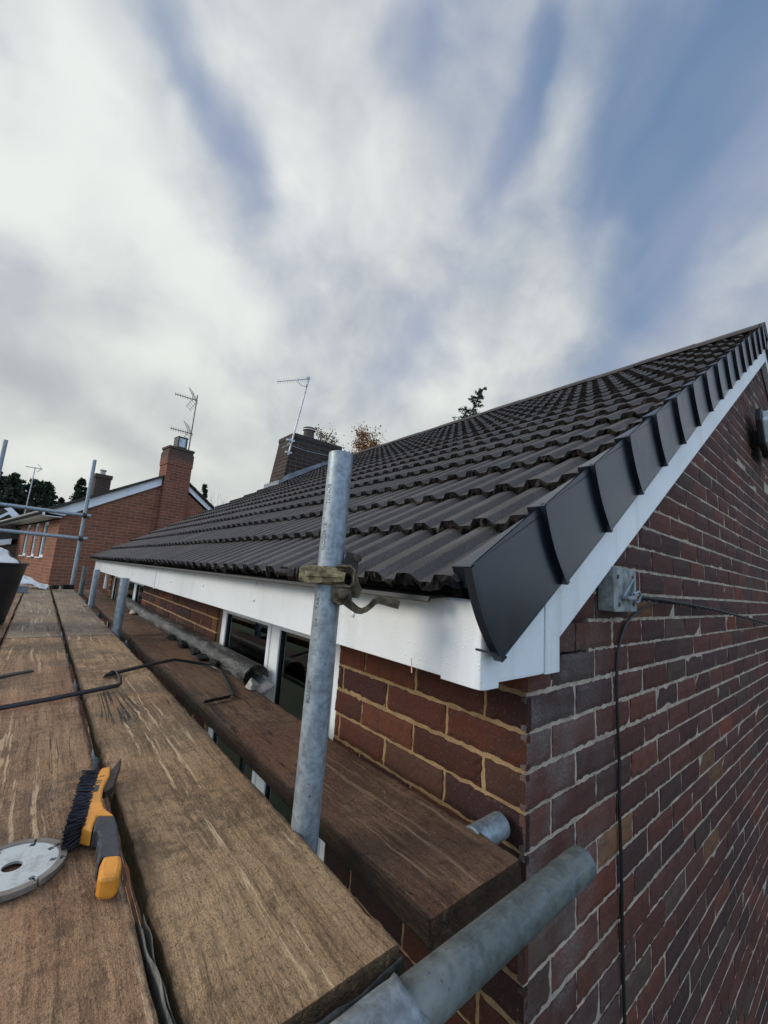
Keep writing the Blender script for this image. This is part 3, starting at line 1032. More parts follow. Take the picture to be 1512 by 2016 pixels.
# ---- front windows
def window(y0, y1, ztop, zbot, mulls, parent):
    f = MB()
    X0, X1 = .028, .085
    fwid = .052
    f.box(X0, X1, y0, y0 + fwid, zbot, ztop)
    f.box(X0, X1, y1 - fwid, y1, zbot, ztop)
    f.box(X0 + .001, X1, y0 + fwid, y1 - fwid, ztop - fwid, ztop)
    f.box(X0 + .001, X1, y0 + fwid, y1 - fwid, zbot, zbot + fwid)
    edges = [y0 + fwid]
    for mm in mulls:
        f.box(X0 - .001, X1, mm - .030, mm + .030, zbot + fwid, ztop - fwid)
        edges += [mm - .03, mm + .03]
    edges.append(y1 - fwid)
    fr = f.build('window_frame', WHITE_G, parent, bevel=.004)
    for i in range(0, len(edges), 2):
        a, b = edges[i], edges[i + 1]
        q = MB()
        w2 = .032
        za, zb = zbot + fwid, ztop - fwid
        x0, x1 = .022, .060
        q.box(x0, x1, a + .001, a + w2, za, zb); q.box(x0, x1, b - w2, b - .001, za, zb)
        q.box(x0 + .001, x1, a + w2, b - w2, zb - w2, zb - .001); q.box(x0 + .001, x1, a + w2, b - w2, za + .001, za + w2)
        q.build('sash', WHITE_G, fr, bevel=.003)
        gsk = MB()
        t = .004
        gsk.box(.030, .052, a + w2, a + w2 + t, za + w2, zb - w2); gsk.box(.030, .052, b - w2 - t, b - w2, za + w2, zb - w2)
        gsk.box(.030, .052, a + w2 + t, b - w2 - t, za + w2, za + w2 + t); gsk.box(.030, .052, a + w2 + t, b - w2 - t, zb - w2 - t, zb - w2)
        gsk.build('gasket', BLACK, fr)
        p = MB(); p.box(.040, .0415, a + w2 + .001, b - w2 - .001, za + w2 + .001, zb - w2 - .001)
        p.build('pane', GLASS, fr)
    return fr


w1 = window(.712, 1.940, .052, -1.18, [1.255], house)
w2 = window(4.16, 6.42, .052, -1.18, [4.72, 5.58], house)
for wf_, a, b_ in ((w1, .69, 1.955), (w2, 4.14, 6.44)):
    sl = MB(); sl.box(-.045, .10, a, b_, -1.235, -1.181); sl.build('sill', WHITE_G, wf_, bevel=.004)
rm = MB()
rm.box(.9, .92, .6, 6.6, -1.3, .15); rm.box(.12, .92, .58, .6, -1.3, .15); rm.box(.12, .92, 6.6, 6.62, -1.3, .15)
rm.box(.12, .92, .6, 6.6, -1.32, -1.3); rm.box(.12, .92, .6, 6.6, .15, .17); rm.box(.12, .9, 3.0, 3.02, -1.3, .15)
rm.build('room_lining', INSIDE, house)
for (a, b_, z0, z1, x) in [(1.28, 1.90, -.50, .02, .13), (4.25, 4.70, -1.0, .02, .14), (4.76, 5.2, -1.0, .02, .14)]:  # pleated yellowish panels added behind the glass, standing in for its reflections
    cu = MB()
    nn = int((z1 - z0) / .05)
    V = []; F = []
    for q in range(nn + 1):
        z = z1 - (z1 - z0) * q / nn
        V += [(x + .012 * (q % 2), a, z), (x + .012 * (q % 2), b_, z)]
    for q in range(nn):
        F.append((2 * q, 2 * q + 1, 2 * q + 3, 2 * q + 2))
    cu.add(V, F)
    cu.build('reflection_panel', PANE_REFL, house)
rp = MB()
rp.tube([(.25, .80, -.35), (.30, 1.15, -.22)], .018, 8); rp.tube([(.22, .86, -.9), (.28, 1.15, -.30)], .012, 8)
rp.box(.32, .62, .78, 1.2, -.75, -.42)
rp.build('room_clutter', INSIDE, house)
# fascia of the brick pier at the far end
pr = MB(); pr.tube([(-.06, 6.48, -.2), (-.06, 6.48, .045)], .021, 12)
pr.build('overflow_pipe', WHITE_G, house, smooth=True)

# ---- chimney of the house, slightly leaning
CHB = brick_far('chimney_brick', (.062, .040, .032), (.032, .023, .020), (.16, .14, .12), grime=(2.0, 3.1))
ch = MB()
def lean(x, z):
    return x + (z - 1.7) * .135
cy0, cy1 = 6.12, 6.70
cx0, cx1 = 2.24, 3.28
def chim_box(mb, x0, x1, y0, y1, z0, z1):
    V = []
    for z in (z0, z1):
        for y in (y0, y1):
            for x in (x0, x1):
                V.append((lean(x, z), y, z))
    mb.add(V, [(0, 2, 3, 1), (4, 5, 7, 6), (0, 1, 5, 4), (2, 6, 7, 3), (0, 4, 6, 2), (1, 3, 7, 5)])
chim_box(ch, cx0, cx1, cy0, cy1, 1.3, 2.62)
chim_box(ch, cx0 - .012, cx1 + .012, cy0 - .012, cy1 + .012, 2.622, 2.70)
chim = ch.build('chimney', CHB, house)
fl = MB()      # mortar flaunching
V = []
for (x, y, z) in [(cx0, cy0, 2.70), (cx1, cy0, 2.70), (cx1, cy1, 2.70), (cx0, cy1, 2.70), (cx0 + .30, cy0 + .2, 2.75), (cx1 - .3, cy0 + .2, 2.75), (cx1 - .3, cy1 - .2, 2.75), (cx0 + .3, cy1 - .2, 2.75)]:
    V.append((lean(x, z), y, z))
fl.add(V, [(0, 1, 5, 4), (1, 2, 6, 5), (2, 3, 7, 6), (3, 0, 4, 7), (4, 5, 6, 7)])
fl.build('flaunching', CONC if False else TILE_EDGE, chim)
pt = MB()
pt.lathe([(.105, 0), (.112, .02), (.108, .05), (.100, .20), (.104, .215), (.118, .222), (.120, .25), (.112, .262), (.095, .262), (.085, .2)], 20, Matrix.Translation((lean(2.66, 2.72), 6.36, 2.70)))
pt.build('chimney_pot', plain('clay_pot', (.075, .055, .042), .85, 0, .4, 12), chim, smooth=True)
pb = MB(); pb.lathe([(.1155, .212), (.1215, .212), (.1215, .224), (.1155, .224)], 20, Matrix.Translation((lean(2.66, 2.72), 6.36, 2.70)))
pb.build('pot_band', WHITE_G, chim)
fl = MB()      # stepped lead flashing up the side
x = cx0 - .05
while x < cx1:
    zb = roofz(x) + .045
    w = .125
    V = [(x, zb - .02), (x + w + .01, zb + w * TAN - .02), (x + w + .01, zb + w * TAN + .115), (x, zb + .10 + .02)]
    fl.prism([(lean(a, zb) if a > cx0 else a + .06, b) for a, b in V], cy0 - .014, cy0 - .004, 'xz')
    x += w
fl.prism([(cx0 - .05, roofz(cx0 - .05) + .055), (cx1, roofz(cx1) + .055), (cx1, roofz(cx1) + .062), (cx0 - .05, roofz(cx0 - .05) + .062)], cy0 - .15, cy0 - .015, 'xz')
fl.box(cx0 - .07, cx0 + .04, cy0 - .018, cy1 + .02, roofz(cx0) - .02, roofz(cx0) + .07)
fl.build('flashing', LEAD, chim)

# ------------------------------------------------------------------ aerials
def yagi(mb, origin, dirv, length, nel, el_len, r=.004, wide=None, tilt=None):
    o = Vector(origin); dv = Vector(dirv).normalized()
    up = Vector((0, 0, 1)); sidev = dv.cross(up).normalized()
    if tilt: sidev = (sidev * math.cos(tilt) + up * math.sin(tilt)).normalized()
    mb.tube([o, o + dv * length], r * 2.2, 8)
    for i in range(nel):
        p = o + dv * (length * (.12 + .86 * i / (nel - 1)))
        h = el_len * (1 - .25 * i / nel)
        mb.tube([p - sidev * h / 2, p + sidev * h / 2], r, 5)


def reflector(mb, origin, dirv, r=.004, h=.16, w=.30, tilt=None):
    o = Vector(origin); dv = Vector(dirv).normalized(); up = Vector((0, 0, 1)); s = dv.cross(up).normalized()
    for sg in (-1, 1):
        for i in range(5):
            p = o + up * sg * (.02 + h * i / 4) - dv * (.02 - .10 * i / 4 * 0) + dv * (.02 + .13 * i / 4) * 1
            mb.tube([p - s * w / 2, p + s * w / 2], r, 5)
        for q in (-.3, .3):
            a = o + s * w * q
            mb.tube([a + up * sg * .02, a + up * sg * (.02 + h) + dv * .15], r, 5)


ax = lean(2.20, 2.3)
t = thing('television_aerial', 'tall thin white television aerial strapped to the dark chimney of the tiled roof', 'aerial', (ax, 6.07, 2.25))
m1 = MB(); m1.tube([(0, 0, 0), (.255, 0, 1.58)], .015, 10); m1.build('mast', ALU, t, smooth=True)
m2 = MB(); top = Vector((.255, 0, 1.55))
yagi(m2, top + Vector((.02, 0, 0)), (-.80, .0, -.37), .70, 14, .20, .0032, tilt=.9)
m2.box(.20, .27, -.02, .02, 1.53, 1.57)
m2.build('boom', ALU, t)
m3 = MB(); m3.tube([(.24, 0, 1.50), (.20, -.01, 1.36), (.10, -.01, 1.35), (.03, 0, 1.40), (.04, 0, 1.47)], .004, 6); m3.build('lead', CABLE, t)
m4 = MB(); m4.box(-.05, .06, -.01, .045, .03, .06); m4.box(-.05, .09, -.01, .045, .26, .29)
m4.tube([(-.12, .03, .10), (-.02, -.01, .18), (.03, .02, .33)], .008, 6)
m4.tube([(-.05, -.02, .18), (.35, .038, .17), (.85, .038, .19)], .006, 6)
m4.build('bracket', ALU, t)

# ------------------------------------------------------------------ scaffold boards
def board(name, label, x0, x1, y0, y1, ztop, m, group, seed, end_band=False, wear=.002):
    rng = np.random.default_rng(seed)
    L = y1 - y0; w = x1 - x0; th = .038
    ny = max(12, int(L / .03))
    c = .0028
    prof = [(-w / 2, -th + c), (-w / 2 + c, -th), (w / 2 - c, -th), (w / 2, -th + c), (w / 2, -c), (w / 2 - c * .4, -c * .3), (w / 2 - c * 1.6, 0),
            (w / 4, .0), (0, 0), (-w / 4, 0), (-w / 2 + c * 1.6, 0), (-w / 2 + c * .4, -c * .3), (-w / 2, -c)]
    n = len(prof)
    lo = np.cumsum(rng.normal(0, .0007, ny + 1)); ro = np.cumsum(rng.normal(0, .0007, ny + 1)); zo = np.cumsum(rng.normal(0, .0006, ny + 1))
    lo -= np.linspace(0, lo[-1], ny + 1); ro -= np.linspace(0, ro[-1], ny + 1); zo -= np.linspace(zo[0], zo[-1], ny + 1)
    V = []
    for i in range(ny + 1):
        yy = L * i / ny
        chip_r = -abs(rng.normal(0, wear)) * (2.5 if rng.random() < .08 else 1)
        chip_l = abs(rng.normal(0, wear)) * (2.5 if rng.random() < .08 else 1)
        for (a, b) in prof:
            xx = a + (ro[i] + chip_r * .6 if a > w * .4 else 0) + (lo[i] + chip_l * .6 if a < -w * .4 else 0)
            yj = yy + (rng.normal(0, .0012) if i in (0, ny) else 0)
            if i == 0 and b > -.01: yj += .003
            zz = b + zo[i] * (1 if b > -.02 else .3) + (rng.normal(0, .0006) if b > -.02 else 0)
            V.append((xx, yj, zz))
    F = []
    for i in range(ny):
        for j in range(n):
            k2 = (j + 1) % n
            F.append((i * n + j, i * n + k2, (i + 1) * n + k2, (i + 1) * n + j)[::-1])
    F.append(tuple(range(n))); F.append(tuple(ny * n + j for j in range(n))[::-1])
    t = thing(name, label, 'scaffold board', ((x0 + x1) / 2, y0, ztop), 0, group)
    mb = MB(); mb.add(V, F)
    mb.build('plank', m, t, smooth=True, angle=24)
    return t, w, th, rng


def end_band(t, w, th, rng, amp, mname, hang=0.0):
    """crumpled strip of galvanised hoop iron nailed round the board end"""
    V = []; F = []
    n = 60
    rows = 7
    ph = rng.uniform(0, 6, 6)
    for i in range(n + 1):
        t_ = i / n
        u = -w / 2 - .002 + (w + .004) * t_
        sag = amp * (math.sin(5 * t_ + ph[0]) + .7 * math.sin(13 * t_ + ph[1]) + .4 * math.sin(29 * t_ + ph[2]))
        for r in range(rows):
            v = r / (rows - 1)
            bulge = amp * (1.0 + .8 * math.sin(9 * t_ + 4 * v + ph[3]) + .5 * math.sin(21 * t_ - 3 * v + ph[4])) * (.25 + v * (1.1 - .5 * v))
            V.append((u, -.003 - abs(bulge), -.012 - (th + hang - .006) * v + sag * (.25 if r == 0 else .6) * (r in (0, rows - 1)) + sag * .2))
    for i in range(n):
        for r in range(rows - 1):
            a = i * rows + r
            F.append((a, a + 1, a + rows + 1, a + rows))
    mb = MB(); mb.add(V, F)
    o = mb.build('end_band', mname, t, smooth=True)
    s = o.modifiers.new('solid', 'SOLIDIFY'); s.thickness = .0011
    return o


GB = 'weathered scaffold boards laid as the working platform'
bA, wA, tA, rA = board('scaffold_board', 'pale weathered plank with dark claw gouges and a crumpled metal band on its end', -.653, -.428, -.094, 2.305, -.2, WOOD_G, GB, 1)
end_band(bA, wA, tA, rA, .0055, RUSTG, .012)
bB, wB, tB, rB = board('scaffold_board', 'brown scuffed plank carrying the cutting disc and the orange wire brush', -.895, -.669, -.100, 2.300, -.2, WOOD_A, GB, 2)
board('scaffold_board', 'plank beyond the first cross joint, beside the foot of the second standard', -.652, -.428, 2.318, 5.452, -.2, WOOD_C, GB, 3)
board('scaffold_board', 'plank beyond the first cross joint, running beside the black tub', -.894, -.671, 2.312, 5.446, -.2, WOOD_C, GB, 4)
board('scaffold_board', 'last plank of the platform, with black tile scraps on its end', -.654, -.426, 5.462, 6.66, -.2, WOOD_C, GB, 5)
board('scaffold_board', 'last plank of the platform, in front of the white sheet', -.888, -.668, 5.456, 6.82, -.2, WOOD_C, GB, 6)
board('scaffold_board', 'plank at the edge of view left of the disc plank, under the loose strap end', -1.128, -.906, -.085, 2.296, -.2, WOOD_A, GB, 7)
board('scaffold_board', 'plank carrying the black tub', -1.126, -.902, 2.308, 5.44, -.2, WOOD_A, GB, 8)
board('scaffold_board', 'outer plank under the far side of the black tub', -1.366, -1.142, 2.308, 5.44, -.2, WOOD_A, GB, 9)
board('scaffold_board', 'plank under the white sheet at the far end of the platform', -1.126, -.902, 5.456, 6.82, -.2, WOOD_C, GB, 10)
GI = 'reddish inside boards between the standards and the house wall'
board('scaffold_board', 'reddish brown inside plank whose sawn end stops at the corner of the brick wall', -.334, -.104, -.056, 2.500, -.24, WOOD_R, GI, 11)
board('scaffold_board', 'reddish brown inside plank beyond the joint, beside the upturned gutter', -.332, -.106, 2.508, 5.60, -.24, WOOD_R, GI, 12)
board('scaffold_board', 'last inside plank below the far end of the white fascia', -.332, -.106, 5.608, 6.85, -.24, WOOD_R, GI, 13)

# loose crumpled hoop iron standing in the gap between the two nearest planks
rbn = MB()
rng = np.random.default_rng(5)
for q in range(2):
    V = []; F = []
    N = 60
    for i in range(N + 1):
        tt = i / N
        y = -.06 + .19 * tt + q * .004
        x = -.6615 + .0022 * math.sin(tt * 6 + q * 2) + (q - .5) * .0052
        top = -.203 + .006 * math.sin(tt * math.pi) ** .5 * (1 - .4 * q) + .0015 * math.sin(tt * 17 + q * 3) - .035 * max(0, tt - .8)
        V += [(x, y, -.24), (x + .0008 * math.sin(i * .3 + q), y, top)]
    for i in range(N):
        F.append((2 * i, 2 * i + 1, 2 * i + 3, 2 * i + 2))
    rbn.add(V, F)
ro = rbn.build('hoop_iron_strip', RUST, None, smooth=True)
s_ = ro.modifiers.new('solid', 'SOLIDIFY'); s_.thickness = .0007
ro.data.materials[0] = RUSTG
tag(ro, 'loose curled dark metal strip sticking up in the gap between the two nearest planks', 'metal strip')

# ------------------------------------------------------------------ scaffold tubes
def steel_tube(label, a, b, m=GALV, group=None, name='scaffold_tube'):
    a = Vector(a); b = Vector(b)
    L = (b - a).length
    t = MB()
    R, r = .02415, .0200
    seg = 40
    n = max(2, int(L / .25))
    prof = [(r, 0), (R - .001, 0), (R, .001)] + [(R, L * i / n) for i in range(1, n)] + [(R, L - .001), (R - .001, L), (r, L), (r, L - .30 if L > .7 else L * .6)]
    t.lathe(prof, seg)
    t.lathe([(r, .30 if L > .7 else L * .4), (r, 0)], seg)
    o = t.build(name, m, None, smooth=True)
    o.location = a
    o.rotation_mode = 'QUATERNION'
    o.rotation_quaternion = (b - a).to_track_quat('Z', 'Y')
    return tag(o, label, 'scaffold tube', group)


GS = 'galvanised scaffold standards along the platform edge'
pole = steel_tube('tall galvanised standard in front of the eaves with a coupler clamped round it', (-.4345, .152, -1.6), (-.3945, .178, .462), GALV, GS)
steel_tube('short galvanised standard just past the first cross joint of the planks', (-.404, 2.46, -4.9), (-.404, 2.46, .112), GALV, GS)
steel_tube('short galvanised standard, middle one of the three cut off under the fascia', (-.408, 4.05, -4.9), (-.408, 4.05, .115), GALV, GS)
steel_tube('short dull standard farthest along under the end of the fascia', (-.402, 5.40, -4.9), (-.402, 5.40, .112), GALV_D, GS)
steel_tube('tall end standard carrying the two guard rails in front of the neighbouring brick gable', (-.424, 6.70, -4.9), (-.424, 6.70, 1.62), GALV, GS)
steel_tube('tall standard at the left edge rising into the sky', (-1.395, 6.70, -4.9), (-1.395, 6.70, 1.66), GALV, GS)
GR = 'galvanised guard rails across the platform end'
steel_tube('upper galvanised guard rail in front of the neighbouring roof eave', (-1.9, 6.645, .822), (-.355, 6.645, .796), GALV, GR)
steel_tube('lower galvanised guard rail in front of the neighbouring slit windows', (-1.9, 6.645, .492), (-.350, 6.645, .468), GALV, GR)
steel_tube('thick dull tube lying across the near end of the planks beside the gable', (-1.6, -.187, -.160), (-.062, -.139, -.218), GALV_D)
steel_tube('short bright tube end poking from under the inside plank against the wall', (-.113, .046, -.259), (-.018, .047, -.2595), GALV)
for yy in (2.40, 4.0, 5.35, 6.6):
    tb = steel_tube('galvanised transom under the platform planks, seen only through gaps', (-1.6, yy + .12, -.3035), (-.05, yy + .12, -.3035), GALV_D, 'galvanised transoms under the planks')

# embossed lettering running up the near standard
def emboss(txt, z0, size, theta0):
    cu = bpy.data.curves.new('lettering', 'FONT')
    cu.body = txt; cu.size = size; cu.extrude = .0007; cu.align_x = 'LEFT'
    tmp = bpy.data.objects.new('lettering_source', cu); COL.objects.link(tmp)
    bpy.context.view_layer.update()
    me = bpy.data.meshes.new_from_object(tmp.evaluated_get(bpy.context.evaluated_depsgraph_get()))
    bpy.data.objects.remove(tmp)
    bm = bmesh.new(); bm.from_mesh(me)
    for v in bm.verts:
        u, w, h = v.co
        th = theta0 - w / .02415
        rr = .02425 + h * .6
        v.co = (rr * math.cos(th), rr * math.sin(th), z0 + u)
    bm.to_mesh(me); bm.free()
    me.materials.append(GALV_D)
    o = bpy.data.objects.new('lettering', me); COL.objects.link(o)
    o.parent = pole
    return o


bpy.context.view_layer.update()
dl = pole.rotation_quaternion.inverted() @ Vector((CAMLOC[0] + .405, CAMLOC[1] - .165, 0))
cdir = math.atan2(dl.y, dl.x)
for txt, zz in (('NOGSBTE', 1.868), ('TONOS', 1.955), ('8OACT', 1.60), ('D4', 1.73), ('TAR', 1.76)):
    emboss(txt, zz, .0115, cdir - .62)

# ------------------------------------------------------------------ couplers
def ring(mb, M, r0, r1, h, a0, a1, seg=26):
    V = []; F = []
    for i in range(seg + 1):
        a = a0 + (a1 - a0) * i / seg
        for (rr, zz) in ((r0, -h / 2), (r1, -h / 2 * .9), (r1 + .0012, 0), (r1, h / 2 * .9), (r0, h / 2)):
            V.append((rr * math.cos(a), rr * math.sin(a), zz))
    n = 5
    for i in range(seg):
        for j in range(n):
            k2 = (j + 1) % n
            F.append((i * n + j, (i + 1) * n + j, (i + 1) * n + k2, i * n + k2))
    F.append(tuple(range(n))); F.append(tuple(seg * n + j for j in range(n))[::-1])
    mb.add(xf(M, V), F)


def hexnut(mb, M, r, h):
    V = []; F = []
    for z in (0, h):
        for i in range(6):
            V.append((r * math.cos(i * math.pi / 3), r * math.sin(i * math.pi / 3), z))
    F = [tuple(range(6))[::-1], tuple(range(6, 12))] + [(i, (i + 1) % 6, 6 + (i + 1) % 6, 6 + i) for i in range(6)]
    mb.add(xf(M, V), F)


# near coupler, one half open
CP = Vector((-.3995, .1735, .222))
cz = thing('scaffold_coupler', 'brassy weathered swivel coupler on the near standard with its empty jaw hanging open', 'coupler', CP)
cm = Matrix.Rotation(rad(-39), 4, 'Z')
# local frame: +x = picture right, -y = towards viewer, z up
def cl(mb_fn, name, m, bevel=.0012, smooth=False):
    mb = MB(); mb_fn(mb)
    o = mb.build(name, m, cz, bevel=bevel, smooth=smooth)
    o.rotation_euler = (0, 0, rad(-39))
    return o
I4 = Matrix.Identity(4)
cl(lambda b: (ring(b, I4, .0245, .0285, .034, rad(150), rad(400))), 'band', BRASS, 0, True)
def flap(b):
    b.prism([(-.052, -.013), (-.036, -.017), (-.010, -.014), (.030, -.010), (.032, .007), (.0, .011), (-.016, .016), (-.028, .017), (-.052, .011)], -.034, -.0285, 'xz')
    b.prism([(-.040, -.004), (.028, -.003), (.028, .003), (-.040, .005)], -.0385, -.0335, 'xz')
    b.prism([(-.052, -.010), (-.026, -.011), (-.026, .009), (-.052, .009)], -.031, -.010, 'xz')
cl(flap, 'flap', BRASS, .001)
def bolt(b):
    b.tube([(-.050, -.020, 0), (-.098, -.020, .001)], .0062, 10)
    hexnut(b, Matrix.Translation((-.073, -.020, 0)) @ Matrix.Rotation(rad(90), 4, 'Y'), .0125, .012)
    b.lathe([(.0001, 0), (.0145, 0), (.0145, .003), (.0001, .003)], 16, Matrix.Translation((-.0575, -.020, 0)) @ Matrix.Rotation(rad(90), 4, 'Y'))
    b.box(-.060, -.030, -.006, .012, -.010, -.002)
cl(bolt, 'bolt', RUST, .0008)
def staple(b):
    b.tube([(.014, -.026, .018), (.040, -.030, .0185), (.047, -.028, .013), (.048, -.028, -.012), (.042, -.030, -.018), (.012, -.027, -.019)], .0034, 8)
cl(staple, 'staple', BRASS_D, 0, True)
def hinge(b):
    b.prism([(.026, .012), (.050, .006), (.052, .030), (.044, .045), (.030, .047), (.025, .030)], -.010, .010, 'xz')
    b.tube([(.050, -.016, .036), (.050, .016, .036)], .0075, 12)
    b.tube([(.038, -.0125, .020), (.038, -.009, .020)], .0042, 10)
cl(hinge, 'hinge', RUST, .001)
def swivel(b):
    b.prism([(.010, -.012), (.034, -.014), (.044, -.024), (.046, -.044), (.026, -.052), (.010, -.044)], -.030, -.006, 'xz')
    b.prism([(.046, .016), (.054, -.004), (.062, -.022), (.058, -.038), (.042, -.038), (.040, -.012)], -.004, .012, 'xz')
    hexnut(b, Matrix.Translation((.030, -.037, -.031)) @ Matrix.Rotation(rad(90), 4, 'X'), .0085, -.006)
    b.lathe([(.0001, .0), (.011, .0), (.010, .003), (.0001, .0035)], 18, Matrix.Translation((.030, -.0305, -.031)) @ Matrix.Rotation(rad(90), 4, 'X'))
cl(swivel, 'swivel_block', BRASS_D, .0008)
def jaw(b):
    ct = Vector((.083, 0, -.040)); 
    path = [(.020, -.040), (.034, -.047), (.046, -.055), (.056, -.061), (.065, -.062), (.074, -.058), (.082, -.051), (.088, -.044), (.094, -.0405), (.104, -.0415), (.118, -.0445), (.132, -.0475)]
    th = [.010, .0095, .008, .007, .006, .006, .0065, .0075, .009, .0105, .011, .0095]
    up = []; dn = []
    for i, (x, z) in enumerate(path):
        x2, z2 = path[min(i + 1, len(path) - 1)]; x1, z1 = path[max(i - 1, 0)]
        tx, tz = x2 - x1, z2 - z1; l = math.hypot(tx, tz)
        nx, nz = -tz / l, tx / l
        up.append((x + nx * th[i], z + nz * th[i])); dn.append((x - nx * th[i] * .4, z - nz * th[i] * .4))
    poly = up + dn[::-1]
    n = len(up)
    for i in range(n - 1):
        b.prism([up[i], up[i + 1], dn[i + 1], dn[i]], -.030, .006, 'xz')
cl(jaw, 'open_jaw', BRASS_D, .0006)

def small_coupler(label, loc, rz=0):
    t = thing('scaffold_coupler', label, 'coupler', loc, rz, 'couplers holding the far guard rails')
    b = MB()
    ring(b, I4, .0243, .030, .05, 0, math.pi * 1.98)
    ring(b, Matrix.Translation((0, -.055, 0)) @ Matrix.Rotation(math.pi / 2, 4, 'Y'), .0243, .030, .05, 0, math.pi * 1.98)
    b.build('band', RUST, t, smooth=True)
    c = MB(); c.tube([(.035, -.03, -.02), (.035, .02, -.02)], .007, 8); hexnut(c, Matrix.Translation((.035, -.03, -.02)) @ Matrix.Rotation(math.pi / 2, 4, 'X'), .013, .012); c.build('bolt', RUST, t)
    c = MB(); c.tube([(-.02, -.08, .03), (-.02, -.03, .03)], .007, 8); c.build('bolt', RUST, t)
small_coupler('dark coupler joining the upper guard rail to the end standard', (-.424, 6.70, .797))
small_coupler('dark coupler joining the lower guard rail to the end standard', (-.424, 6.70, .469))
small_coupler('dark coupler joining the upper guard rail to the left-edge standard', (-1.395, 6.70, .813))

# crumpled galvanised collar at the left of the thick tube
V = []; F = []
rng = np.random.default_rng(11)
n, mrow = 30, 12
a0 = Vector((-1.6, -.187, -.160)); a1 = Vector((-.062, -.139, -.218)); ad = (a1 - a0).normalized()
p1 = ad.cross(Vector((0, 0, 1))).normalized(); p2 = p1.cross(ad)
c0 = a0 + ad * 1.045
for i in range(mrow + 1):
    for j in range(n + 1):
        th = rad(-50) + rad(250) * j / n
        rr = .0258 + .0014 * math.sin(j * .5 + i * .4) * (i / mrow) + (.0022 if i == mrow else 0) * abs(math.sin(j * .37))
        p = c0 + ad * (.085 * i / mrow + .010 * math.sin(j * .23 + 1.0) * i / mrow) + (p1 * math.cos(th) + p2 * math.sin(th)) * rr
        V.append(tuple(p))
for i in range(mrow):
    for j in range(n):
        a = i * (n + 1) + j
        F.append((a, a + 1, a + n + 2, a + n + 1))
cb = MB(); cb.add(V, F)
co = cb.build('tube_collar', galv('collar_steel', (.22, .245, .26), .1), None, smooth=True)
sm = co.modifiers.new('solid', 'SOLIDIFY'); sm.thickness = .0016
tag(co, 'bright crumpled metal collar wrapped round the thick tube at the near plank end', 'collar')

# ------------------------------------------------------------------ wire brush
bt = thing('wire_brush', 'orange and black wire scratch brush with scraper tip lying on the plank beside the gap', 'wire brush', (-.69, .30, -.198))
def rel(pts):
    return [(a + .69, b - .30) for a, b in pts]
head = rel([(-.6559, .4926), (-.6711, .4927), (-.6828, .4609), (-.6955, .4067), (-.7035, .3508), (-.7141, .2989), (-.7026, .2833), (-.6989, .3001), (-.6923, .322), (-.6714, .3086), (-.6755, .320), (-.6818, .3402), (-.6821, .3701), (-.6763, .4095), (-.6614, .4563)])
grip = rel([(-.6921, .3218), (-.6714, .3084), (-.6709, .2819), (-.6763, .2016), (-.6958, .2112), (-.702, .201), (-.7027, .2103), (-.6997, .2270), (-.6975, .2400), (-.6992, .2500), (-.6945, .2648), (-.6962, .2720), (-.695, .2783), (-.7015, .2826), (-.6989, .3001)])
butt = rel([(-.6958, .2108), (-.6763, .2012), (-.6777, .1826), (-.6829, .1631), (-.6871, .158), (-.7033, .1651), (-.7051, .1722), (-.7016, .1943)])
b = MB(); b.prism(head, .004, .028); b.build('head', YEL, bt, bevel=.003)
b = MB(); b.prism(grip, .003, .0275); b.build('grip', GRIP, bt, bevel=.004)
b = MB(); b.prism(butt, .002, .029); b.build('butt_cap', YEL, bt, bevel=.005)
b = MB(); b.prism(rel([(-.6570, .4863), (-.6499, .4982), (-.6378, .5249), (-.6322, .5342), (-.6377, .5004), (-.6522, .4464), (-.6603, .4149), (-.6744, .4009), (-.6780, .4127), (-.6640, .4563)]), .012, .0235)
b.build('scraper', RUST, bt, bevel=.0015)
rng = np.random.default_rng(3)
b = MB()
b.prism(rel([(-.6770, .478), (-.6900, .474), (-.7080, .415), (-.7200, .345), (-.7225, .328), (-.7130, .305), (-.7060, .345), (-.6960, .41)]), .004, .022)
for row in range(60):
    tt = row / 59
    rx = -.6805 - .034 * tt; ry = .480 - .178 * tt
    for lay in range(6):
        for q in range(3):
            zz = .005 + .0045 * lay + rng.normal(0, .001)
            p0 = (rx + .69 + .004, ry - .30 + rng.normal(0, .002), zz)
            ln = .0255 + rng.normal(0, .0016)
            p1_ = (p0[0] - ln * .95, p0[1] + ln * (.10 - .45 * tt) + rng.normal(0, .0045), zz + rng.normal(0, .0035))
            b.tube([p0, p1_], .00085, 4, cap=False)
b.build('bristles', plain('dark_wire', (.028, .026, .032), .5, .5, .4), bt)
b = MB(); b.tube([(-.0238, .0747, .014), (-.0274, .0529, .010), (-.0312, .0481, .007), (-.0352, .0507, .005)], .001, 6)
b.build('stray_wire', ALU, bt)
b = MB()      # worn dark print on the head (no longer readable)
pd = [(.0203 - .002, .158), (.0135, .147), (.0095, .134), (.004, .118), (.0005, .104)]
b.prism([(-.0020, .1010), (.0045, .1000), (.0095, .1230), (.0030, .1245)], .02805, .0283)
b.build('worn_print', GRIP, bt)
for (x, y) in [(.0165, .1560), (.0105, .1400), (.0085, .1330)]:
    b = MB(); b.prism([(x - .0045, y - .0012), (x + .0030, y - .0022), (x + .0040, y + .0004), (x - .0035, y + .0016)], .02805, .0283)
    b.build('worn_print', GRIP, bt)

